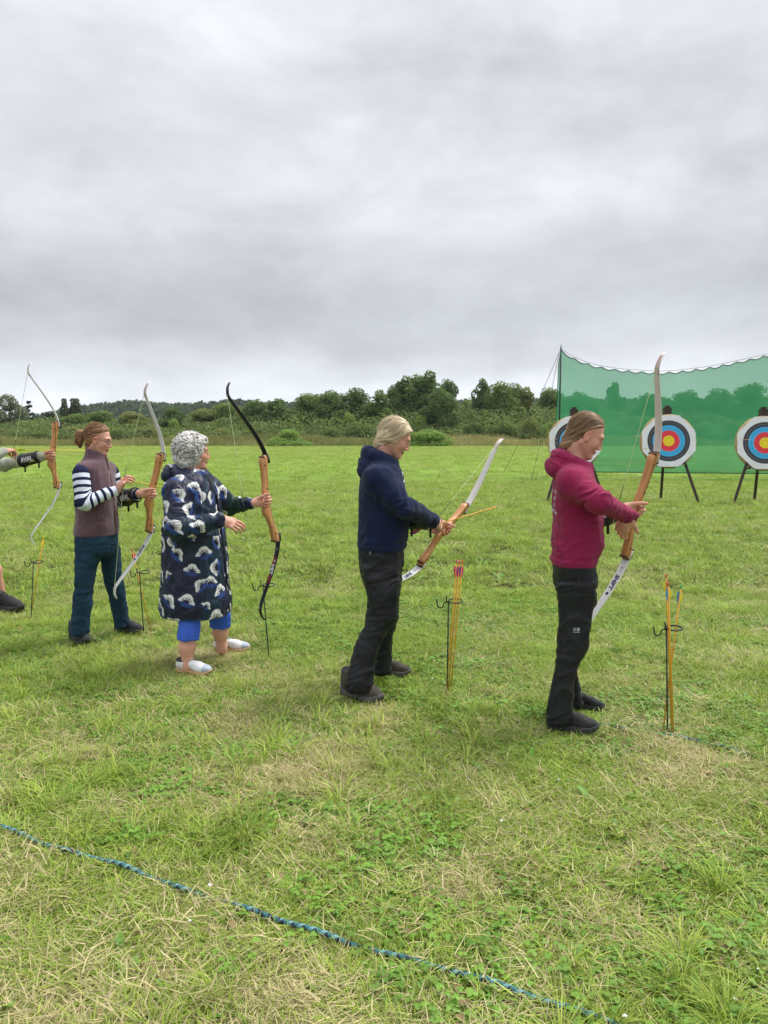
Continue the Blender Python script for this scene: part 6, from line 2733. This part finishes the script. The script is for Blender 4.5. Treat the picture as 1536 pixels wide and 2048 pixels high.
DK, MD, LT, OL, GY = (.12, .195, .064), (.16, .245, .070), (.22, .33, .080), (.21, .255, .085), (.185, .23, .14)
LT2 = (.23, .37, .085)
TREES = [
    (6, 791, 140, 105, 'willow', GY, 'pale grey green tree at the far left edge of the hedgerow', 0),
    (56, 800, 155, 50, 'conifer', (.034, .052, .036), 'dark layered conifer just left of the leftmost bow', 0),
    (98, 823, 150, 34, 'round', (.062, .060, .048), 'small dark purplish tree behind the leftmost bow riser', 1),
    (128, 793, 170, 19, 'poplar', (.085, .12, .062), 'slim upright poplar, the left one of a pair on the skyline', 0),
    (150, 793, 172, 34, 'poplar', (.095, .13, .070), 'wider upright poplar, the right one of a pair on the skyline', 0),
    (150, 828, 138, 80, 'round', MD, 'rounded tree below the pair of poplars', 2),
    (205, 822, 142, 84, 'round', MD, 'mid green tree above the ponytail of the woman in the mauve vest', 0),
    (262, 824, 136, 78, 'round', OL, 'olive green tree left of the bow held by the woman in the mauve vest', 1),
    (345, 813, 132, 60, 'round', DK, 'dark rounded tree above the grey curly hair', 2),
    (405, 818, 138, 78, 'round', OL, 'olive tree right above the head of the grey haired woman', 0),
    (452, 806, 140, 78, 'round', MD, 'tree behind the upper limb of the black bow', 1),
    (508, 800, 136, 80, 'round', DK, 'dark tree right of the black bow\'s upper limb', 2),
    (560, 797, 134, 74, 'tall', DK, 'dark tree above the left clipped bramble hedge', 0),
    (612, 788, 136, 80, 'round', MD, 'mid green tree midway between black bow and blonde woman', 0),
    (660, 782, 134, 78, 'round', DK, 'dark broad tree left of the blonde woman\'s head', 1),
    (712, 777, 136, 80, 'round', DK, 'dark tree up and left of the blonde woman\'s head', 2),
    (760, 780, 132, 70, 'tall', MD, 'loose tree directly above the blonde woman\'s hair', 1),
    (815, 752, 138, 76, 'tall', DK, 'tall tree, left of the two tallest on the skyline', 0),
    (862, 741, 136, 84, 'tall', (.13, .21, .070), 'tallest tree on the skyline, right of the blonde woman', 1),
    (838, 751, 139, 84, 'round', DK, 'broad dark tree between the two tallest on the skyline', 1),
    (893, 760, 138, 50, 'round', DK, 'dark tree on the right shoulder of the tallest clump', 0),
    (788, 771, 137, 56, 'round', DK, 'dark tree on the left shoulder of the tallest clump', 2),
    (1030, 768, 139, 70, 'round', MD, 'mid green tree just left of the guy lines', 2),
    (640, 790, 139, 80, 'round', MD, 'mid green tree filling the skyline left of the blonde woman', 2),
    (880, 778, 128, 70, 'round', DK, 'dark tree at the foot of the tallest tree', 2),
    (965, 757, 140, 58, 'tall', (.12, .195, .068), 'dark tree right of the skyline gap', 0),
    (1005, 765, 136, 78, 'round', (.155, .24, .072), 'broad rounded tree left of the net\'s guy lines', 1),
    (1052, 774, 138, 62, 'tall', OL, 'thin crowned tree behind the guy lines', 1),
    (1096, 777, 142, 64, 'round', MD, 'tree beside the left edge of the green net', 0),
    (935, 800, 150, 40, 'round', MD, 'small tree in the gap of the skyline', 2),
    (1160, 786, 138, 90, 'round', DK, 'tree seen through the left end of the net', 2),
    (1232, 764, 140, 50, 'tall', DK, 'pointed tree seen through the net left of the upright bow', 0),
    (1300, 788, 136, 96, 'round', DK, 'tree seen through the net beside the bow\'s upper limb', 0),
    (1375, 782, 138, 90, 'round', DK, 'tree seen through the net above the middle target', 1),
    (1440, 778, 136, 90, 'round', DK, 'tree seen through the net between the two right targets', 2),
    (1505, 768, 134, 90, 'round', DK, 'tree seen through the net above the right edge target', 0),
    (1570, 752, 136, 100, 'tall', DK, 'tall tree behind the net at the right edge', 1),
    (-60, 800, 145, 100, 'round', MD, 'tree just outside the left edge', 1),
]
for px, ty, Y, w, k, c, lab, v in TREES:
    place_tree(px, ty, Y, w, k, c, lab, var=v)

BUSHES = [
    (20, 850, 126, 80, OL, 'olive bush at the left edge behind the aiming archer'),
    (90, 856, 124, 70, MD, 'bush behind the lower riser of the leftmost bow'),
    (150, 852, 125, 76, OL, 'bush left of the mauve vest woman\'s ponytail'),
    (235, 850, 124, 70, MD, 'bush right of the mauve vest woman\'s face'),
    (300, 848, 125, 80, OL, 'bush left of the grey curly hair'),
    (345, 835, 128, 60, LT, 'light green bush over the grey curly hair'),
    (440, 848, 125, 76, OL, 'bush between grey haired woman and the black bow'),
    (510, 852, 124, 60, OL, 'bush just right of the black bow'),
    (578, 857, 111.5, 96, LT2, 'light topped bramble hedge clump right of the black bow'),
    (660, 846, 122, 80, MD, 'mid green bush left of the blonde woman'),
    (715, 840, 124, 76, MD, 'bush beside the blonde woman\'s hair'),
    (700, 822, 129, 60, LT, 'light green bush higher up left of the blonde woman'),
    (775, 830, 127, 80, MD, 'bush above the blonde woman\'s hair'),
    (858, 856, 111.5, 92, LT2, 'light topped bramble hedge clump right of the blonde woman'),
    (845, 828, 126, 60, LT, 'light green bush below the tallest tree'),
    (945, 836, 121, 62, (.095, .165, .045), 'round green bush right of the bramble clump'),
    (1010, 838, 123, 70, MD, 'bush left of the guy lines'),
    (1060, 832, 124, 70, OL, 'bush behind the guy lines'),
    (1100, 834, 122, 60, LT, 'light green bush at the left edge of the net'),
    (1180, 836, 124, 100, MD, 'bush seen through the net beside the maroon hoodie woman'),
    (1290, 832, 124, 110, MD, 'bush seen through the net left of the middle target'),
    (1400, 834, 124, 110, MD, 'bush seen through the net right of the middle target'),
    (1500, 832, 124, 110, MD, 'bush seen through the net at the right edge'),
]
for i, (px, ty, Y, w, c, lab) in enumerate(BUSHES):
    place_tree(px, ty, Y, w, 'bush', c, lab, cat='bush', name='bush', var=i, group='bushes along the field edge')


def thicket():
    """the unbroken undergrowth between the trees and the field edge"""
    rg = np.random.RandomState(77)
    n = 80000
    x = rg.uniform(-95, 85, n)
    y = rg.uniform(121, 146, n)
    px = 768 + x / y * F_PX
    lim = np.interp(px, [-100, 0, 200, 400, 500, 600, 700, 780, 860, 920, 960, 1060, 1110, 1300, 1536],
                    [842, 836, 838, 828, 814, 803, 797, 795, 782, 804, 788, 790, 794, 806, 796])
    hmax = (872 - lim) / F_PX * 146 + CAM_H
    k = (y - 121) / 25
    top = (1.6 + (hmax - 1.6) * k ** .7) * (.72 + .5 * fbm(np.stack([x * .22, y * .2, x * 0], 1), 3, 4))
    z = top * rg.random(n) ** .38
    P = np.stack([x, y, z], 1)
    u = nrm(np.array([0, -.5, .8]))
    tint = np.clip(.15 + .6 * vnoise(np.stack([x * .5, y * .4, z * .5], 1), 3) + .25 * rg.random(n), 0, 1)
    V, F, T = leaf_cloud(P, np.tile(u, (n, 1)), .36, rg, tint)
    o = obj('undergrowth', mk_mesh('undergrowth', V, F, attrs={'tint': T}, smooth=False), M['leaf'])
    o.color = (.165, .235, .075, 1)
    tag(o, 'mixed undergrowth filling the hedgerow between the trees', 'undergrowth', kind='stuff')


thicket()


def tall_grass():
    rg = np.random.RandomState(9)
    n = 110000
    x = rg.uniform(-80, 70, n)
    y = 113 + 8.5 * rg.random(n) ** .8
    dens = fbm(np.stack([x * .16, y * .3, x * 0], 1), 3, 6)
    dens = np.clip((dens - .5) * 1.7 + .5, 0, 1)
    ht = (.35 + 1.35 * dens) * rg.uniform(.45, 1.2, n)
    lean = rg.normal(size=(n, 2)) * .30
    w = rg.uniform(.02, .055, n)
    a = rg.uniform(0, 3.14, n)
    dx, dy = np.cos(a) * w, np.sin(a) * w * .4
    V = np.empty((n, 4, 3))
    V[:, 0] = np.stack([x - dx, y - dy, x * 0], 1)
    V[:, 1] = np.stack([x + dx, y + dy, x * 0], 1)
    V[:, 2] = np.stack([x + dx * .4 + lean[:, 0] * ht, y + lean[:, 1] * ht, ht], 1)
    V[:, 3] = np.stack([x - dx * .4 + lean[:, 0] * ht, y + lean[:, 1] * ht, ht * 1.02], 1)
    T = np.repeat(np.clip(.6 * rg.random(n) + .8 * (fbm(np.stack([x * .3, y * .5, x * 0], 1), 2, 16) - .45) + .25 * ((x > 8) & (x < 32)) + .1 * (x < -30), 0, 1), 4)
    o = obj('tall_grass', mk_mesh('tall_grass', V.reshape(-1, 3), np.arange(n * 4).reshape(n, 4), attrs={'tint': T}, smooth=False), M['tall_grass'])
    tag(o, 'tall dry grass along the far edge of the field', 'grass', kind='stuff')


tall_grass()


def far_hill():
    """wooded hill on the left skyline"""
    xs = np.linspace(-560, 560, 120)
    ys = np.linspace(330, 1100, 40)
    X, Yg = np.meshgrid(xs, ys)
    ridge_px = 768 + X * F_PX / 560
    prof = np.interp(ridge_px, [-900, 0, 150, 180, 199, 234, 305, 340, 352, 390, 450, 496, 527, 640, 800, 930, 1100, 1300, 1536, 2400],
                     [866, 865, 862, 845, 830, 820, 814, 819, 826, 819, 814, 811, 817, 820, 818, 812, 808, 812, 806, 796])
    Hr = (872 - prof) / F_PX * 560 + CAM_H
    k = np.clip((Yg - 330) / 230, 0, 1)
    k = k * k * (3 - 2 * k)
    Z = Hr * k - .5
    V = np.stack([X, Yg, Z], -1).reshape(-1, 3)
    F = []
    nx_ = len(xs)
    F = np.array([(j * nx_ + i, j * nx_ + i + 1, (j + 1) * nx_ + i + 1, (j + 1) * nx_ + i) for j in range(len(ys) - 1) for i in range(nx_ - 1)])
    h = obj('hill', mk_mesh('hill', V, F), M['hillside'])
    tag(h, kind='structure')
    rg = np.random.RandomState(3)
    n = 70000
    nc = 2600
    cx = rg.uniform(-480, 300, nc)
    cy = rg.uniform(400, 600, nc)

    def hz(x, y):
        rp = 768 + x * F_PX / 560
        pr = np.interp(rp, [-900, 0, 150, 180, 199, 234, 305, 340, 352, 390, 450, 496, 527, 640, 800, 930, 1100, 1300, 1536, 2400],
                       [866, 865, 862, 845, 830, 820, 814, 819, 826, 819, 814, 811, 817, 820, 818, 812, 808, 812, 806, 796])
        kk = np.clip((y - 330) / 230, 0, 1)
        kk = kk * kk * (3 - 2 * kk)
        return ((872 - pr) / F_PX * 560 + CAM_H) * kk - .5
    cz = hz(cx, cy)
    rr = rg.uniform(2.6, 5.5, nc)
    pk = rg.randint(0, nc, n)
    u = rg.normal(size=(n, 3))
    u /= np.linalg.norm(u, axis=1)[:, None]
    u[:, 2] = np.abs(u[:, 2])
    P = np.stack([cx, cy, cz], 1)[pk] + u * rr[pk][:, None] * [1, 1, .85] + [0, 0, .6]
    tint = np.clip(.2 + .5 * rg.random(nc)[pk] + .2 * rg.random(n), 0, 1)
    V, F, T = leaf_cloud(P, u, 2.3, rg, tint)
    o = obj('far_woodland', mk_mesh('far_woodland', V, F, attrs={'tint': T}, smooth=False), M['leaf'])
    o.color = (.070, .115, .062, 1)
    tag(o, 'distant wooded hill on the skyline', 'woodland', kind='stuff')


M['hillside'] = plain('hillside', (.028, .045, .024), .9, var=.3, scale=.05)
far_hill()

# pale worn track along the far side of the field
def track():
    pts = [(-400, 922), (0, 912), (200, 909), (400, 906), (560, 903)]
    L_, R_ = [], []
    for x, y in pts:
        L_.append(ground(x, y - 2.0, .006))
        R_.append(ground(x, y + 1.8, .006))
    V = L_ + R_
    n = len(pts)
    F = [(i, i + 1, n + i + 1, n + i) for i in range(n - 1)]
    o = obj('path', mk_mesh('path', V, F, smooth=False), plain('path_earth', (.33, .28, .15), .95, var=.3, scale=.6))
    tag(o, kind='structure')


track()

# ------------------------------------------------------------------ haze: thin moist air over the far hedgerow and hill
def haze():
    mb = MB()
    mb.box((0, 560, 24), (2400, 1200, 54))
    m = bpy.data.materials.new('haze')
    m.use_nodes = True
    t = m.node_tree
    t.nodes.clear()
    out = t.nodes.new('ShaderNodeOutputMaterial')
    pv = t.nodes.new('ShaderNodeVolumePrincipled')
    pv.inputs['Color'].default_value = (.86, .92, 1.0, 1)
    pv.inputs['Density'].default_value = .00014
    t.links.new(pv.outputs[0], out.inputs['Volume'])
    o = mb.build('haze', m, smooth=False)
    tag(o, 'thin haze lying over the far trees', 'haze', kind='stuff')


if USE_HAZE:
    haze()

# ------------------------------------------------------------------ grass
TUFTS = bpy.data.collections.new('tufts')


def blade(V, F, T, K, p, yaw, ln, w, lift, curl, tint, rnd, segs=3):
    """a bent strip; lift = start angle above ground, curl = how it bends over"""
    d = np.array([math.cos(yaw), math.sin(yaw), 0])
    sd = np.array([-math.sin(yaw), math.cos(yaw), 0])
    b = len(V)
    q = np.array(p, float)
    ang = lift
    for i in range(segs + 1):
        ww = w * (1 - (i / segs) ** 1.5 * .92) * .5
        V.append(q - sd * ww)
        V.append(q + sd * ww)
        T += [tint, tint]
        K += [rnd, rnd]
        q = q + (d * math.cos(ang) + np.array([0, 0, 1]) * math.sin(ang)) * ln / segs
        ang += curl / segs
        q[2] = max(q[2], .002)
    for i in range(segs):
        F.append((b + 2 * i, b + 2 * i + 1, b + 2 * i + 3, b + 2 * i + 2))


def leaf(V, F, T, K, p, yaw, ln, w, lift, tint, rnd, fold=.2):
    d = np.array([math.cos(yaw) * math.cos(lift), math.sin(yaw) * math.cos(lift), math.sin(lift)])
    sd = np.array([-math.sin(yaw), math.cos(yaw), 0])
    up = np.cross(d, sd)
    b = len(V)
    p = np.array(p, float)
    prof = [(0, .12), (.3, .85), (.6, 1.0), (.85, .6), (1, .05)]
    for t, k in prof:
        c = p + d * ln * t + np.array([0, 0, -.25 * ln * t * t])
        c[2] = max(c[2], .004)
        V += [c - sd * w * k * .5 + up * abs(fold) * w * k * .5, c, c + sd * w * k * .5 + up * abs(fold) * w * k * .5]
        T += [tint] * 3
        K += [rnd] * 3
    for i in range(len(prof) - 1):
        o = b + 3 * i
        F.append((o, o + 1, o + 4, o + 3))
        F.append((o + 1, o + 2, o + 5, o + 4))


def tuft(idx, kind, seed):
    rg = random.Random(seed)
    V, F, T, K = [], [], [], []
    Rr = .11
    if kind == 'turf':
        for _ in range(95):
            a, r = rg.uniform(0, 6.28), Rr * math.sqrt(rg.random())
            blade(V, F, T, K, (r * math.cos(a), r * math.sin(a), 0), rg.uniform(0, 6.28), rg.uniform(.025, .068), rg.uniform(.0022, .0046), rg.uniform(.25, 1.35), rg.uniform(-1.9, -.3), rg.random(), rg.random())
    elif kind == 'flat':
        for _ in range(85):
            a, r = rg.uniform(0, 6.28), Rr * math.sqrt(rg.random())
            blade(V, F, T, K, (r * math.cos(a), r * math.sin(a), rg.uniform(.004, .022)), rg.uniform(0, 6.28), rg.uniform(.03, .095), rg.uniform(.002, .0044), rg.uniform(-.1, .5), rg.uniform(-.9, .1), rg.random(), rg.random() * .75)
    elif kind == 'tuft':
        for _ in range(46):
            a, r = rg.uniform(0, 6.28), .035 * math.sqrt(rg.random())
            blade(V, F, T, K, (r * math.cos(a), r * math.sin(a), 0), a + rg.uniform(-.9, .9), rg.uniform(.07, .15), rg.uniform(.003, .0052), rg.uniform(.7, 1.45), rg.uniform(-2.2, -.8), rg.random() * .8 + .2, rg.random() * .7 + .3, 4)
    elif kind == 'clover':
        for _ in range(16):
            a, r = rg.uniform(0, 6.28), .07 * math.sqrt(rg.random())
            c = np.array([r * math.cos(a), r * math.sin(a), rg.uniform(.018, .042)])
            y0 = rg.uniform(0, 6.28)
            s = rg.uniform(.009, .016)
            tt = rg.random() * .7
            for k in range(3):
                leaf(V, F, T, K, c, y0 + k * 2.094, s, s * .95, rg.uniform(-.1, .25), tt, 1.0)
    elif kind == 'dock':
        n = rg.randint(5, 8)
        for k in range(n):
            leaf(V, F, T, K, (0, 0, .006), k * 6.28 / n + rg.uniform(-.4, .4), rg.uniform(.045, .095), rg.uniform(.014, .026), rg.uniform(.1, .7), rg.random() * .7, 1.0 if rg.random() < .85 else .1)
    elif kind == 'dead':
        for _ in range(3):
            leaf(V, F, T, K, (rg.uniform(-.05, .05), rg.uniform(-.05, .05), .02), rg.uniform(0, 6.28), rg.uniform(.03, .055), rg.uniform(.012, .02), rg.uniform(-.1, .3), rg.random(), -1.0, .5)
    elif kind == 'flower':
        for _ in range(1):
            c = np.array([0, 0, rg.uniform(.03, .05)])
            for k in range(10):
                leaf(V, F, T, K, c, k * .628, .007, .004, rg.uniform(.2, 1.2), .5, 2.0)
    me = mk_mesh('tuft_%02d' % idx, V, F, attrs={'tint': T, 'rnd': K}, smooth=True)
    me.materials.append(M['weed'] if kind in ('clover', 'dock', 'dead') else (M['v_white'] if kind == 'flower' else M['grass']))
    o = bpy.data.objects.new('tuft_%02d' % idx, me)
    TUFTS.objects.link(o)


KINDS = ['turf'] * 5 + ['flat'] * 4 + ['tuft'] * 3 + ['clover'] * 2 + ['dock'] * 3 + ['dead', 'flower']
for i, k in enumerate(KINDS):
    tuft(i, k, 300 + i)
I_TURF, I_FLAT, I_TUFT, I_CLO, I_DOCK, I_DEAD, I_FLO = [[i for i, k in enumerate(KINDS) if k == kk] for kk in ('turf', 'flat', 'tuft', 'clover', 'dock', 'dead', 'flower')]


def grass_group():
    g = bpy.data.node_groups.new('scatter_tufts', 'GeometryNodeTree')
    g.interface.new_socket('Geometry', in_out='INPUT', socket_type='NodeSocketGeometry')
    g.interface.new_socket('Geometry', in_out='OUTPUT', socket_type='NodeSocketGeometry')
    gi = g.nodes.new('NodeGroupInput')
    go = g.nodes.new('NodeGroupOutput')
    ci = g.nodes.new('GeometryNodeCollectionInfo')
    ci.inputs['Collection'].default_value = TUFTS
    ci.inputs['Separate Children'].default_value = True
    ci.inputs['Reset Children'].default_value = True
    ip = g.nodes.new('GeometryNodeInstanceOnPoints')
    ip.inputs['Pick Instance'].default_value = True

    def na(name, typ):
        n = g.nodes.new('GeometryNodeInputNamedAttribute')
        n.data_type = typ
        n.inputs[0].default_value = name
        return n.outputs[0]
    e = g.nodes.new('FunctionNodeEulerToRotation')
    g.links.new(na('rot', 'FLOAT_VECTOR'), e.inputs[0])
    g.links.new(gi.outputs[0], ip.inputs['Points'])
    g.links.new(ci.outputs[0], ip.inputs['Instance'])
    g.links.new(na('idx', 'INT'), ip.inputs['Instance Index'])
    g.links.new(e.outputs[0], ip.inputs['Rotation'])
    g.links.new(na('scl', 'FLOAT'), ip.inputs['Scale'])
    g.links.new(ip.outputs[0], go.inputs[0])
    return g


GG = grass_group()


def in_view(x, y, m=1.12):
    return np.abs(x) < (y * 768 / F_PX * m + .35)


def dryness(x, y):
    """straw patches: strong in the trampled foreground, little out in the field"""
    Q = np.stack([x, y, x * 0], 1)
    n = fbm(Q * 1.5, 3, 21)
    n2 = fbm(Q * 3.6, 2, 25)
    lvl = np.interp(y, [1.5, 2.4, 3.6, 4.6, 6, 10, 30, 80], [.36, .36, .36, .25, .12, .07, .07, .10])
    lvl = lvl + np.where(x < 0, .05, -.07) * (y < 5)
    d = lvl + (n - .5) * .65 + (n2 - .5) * .75
    return np.clip(d, .02, .92)


def trod(xy, scl):
    """grass is pressed down under and right in front of the shoes"""
    for h, t in SHOES:
        ab = (t - h)[:2]
        k = np.clip(((xy - h[:2]) @ ab) / (ab @ ab), 0, 1)
        d = np.linalg.norm(xy - h[:2] - k[:, None] * ab, axis=1)
        scl = np.where(d < .15, scl * (.38 + .5 * d / .15), scl)
    return scl


def scatter(name, xy, idx, scl, seed, label, tilt=.12):
    scl = trod(xy, scl)
    rg = np.random.RandomState(seed)
    n = len(xy)
    V = np.hstack([xy, np.zeros((n, 1))])
    me = bpy.data.meshes.new(name)
    me.vertices.add(n)
    me.vertices.foreach_set('co', V.astype(np.float32).ravel())
    a = me.attributes.new('rot', 'FLOAT_VECTOR', 'POINT')
    rot = np.stack([rg.normal(size=n) * tilt, rg.normal(size=n) * tilt, rg.uniform(0, 6.28, n)], 1)
    a.data.foreach_set('vector', rot.astype(np.float32).ravel())
    a = me.attributes.new('scl', 'FLOAT', 'POINT')
    a.data.foreach_set('value', scl.astype(np.float32))
    a = me.attributes.new('idx', 'INT', 'POINT')
    a.data.foreach_set('value', idx.astype(np.int32))
    a = me.attributes.new('dry', 'FLOAT', 'POINT')
    a.data.foreach_set('value', dryness(xy[:, 0], xy[:, 1]).astype(np.float32))
    me.update()
    o = obj(name, me, M['grass'])
    md = o.modifiers.new('scatter', 'NODES')
    md.node_group = GG
    tag(o, label, 'grass', kind='stuff')
    return o


def pts_zone(y0, y1, n, seed, power=1.0):
    rg = np.random.RandomState(seed)
    y = y0 + (y1 - y0) * rg.random(n) ** power
    hw = y * 768 / F_PX * 1.12 + .35
    x = rg.uniform(-1, 1, n) * hw
    # keep an even density: accept by relative width
    keep = rg.random(n) < hw / hw.max()
    return np.stack([x, y], 1)[keep], rg


def build_grass():
    xy, rg = pts_zone(1.45, 7.5, 30000, 1)
    dr = dryness(xy[:, 0], xy[:, 1])
    n = len(xy)
    r = rg.random(n)
    idx = np.where(r < .30 + .42 * dr, rg.choice(I_FLAT, n), rg.choice(I_TURF, n))
    lush = fbm(np.hstack([xy * .9, np.zeros((n, 1))]), 3, 33)
    r2 = rg.random(n)
    idx = np.where((r2 < .10) & (lush > .47), rg.choice(I_TUFT, n), idx)
    idx = np.where((r2 > .93) & (dr < .55), rg.choice(I_DOCK, n), idx)
    clo = fbm(np.hstack([xy * 1.6, np.ones((n, 1))]), 2, 39)
    idx = np.where((rg.random(n) < .22) & (clo > .55) & (dr < .5), rg.choice(I_CLO, n), idx)
    idx = np.where(rg.random(n) < .022, I_DEAD[0], idx)
    idx = np.where(rg.random(n) < .004, I_FLO[0], idx)
    scl = rg.uniform(.75, 1.25, n)
    scatter('grass', xy, idx, scl, 5, 'short trampled grass and straw in the foreground')
    xy, rg = pts_zone(7.3, 26, 42000, 2, .9)
    n = len(xy)
    idx = np.where(rg.random(n) < .22, rg.choice(I_FLAT, n), rg.choice(I_TURF, n))
    idx = np.where(rg.random(n) < .06, rg.choice(I_TUFT, n), idx)
    idx = np.where(rg.random(n) < .06, rg.choice(I_DOCK, n), idx)
    idx = np.where(rg.random(n) < .01, I_FLO[0], idx)
    scatter('grass', xy, idx, rg.uniform(1.1, 1.8, n), 6, 'mown green grass of the field around the targets')
    xy, rg = pts_zone(25, 112, 62000, 3, .8)
    n = len(xy)
    idx = np.where(rg.random(n) < .2, rg.choice(I_FLAT, n), rg.choice(I_TURF, n))
    scatter('grass', xy, idx, rg.uniform(2.0, 3.2, n) * np.interp(xy[:, 1], [25, 60, 112], [1, 1, 1.25]), 7, 'far green grass towards the hedgerow')


build_grass()
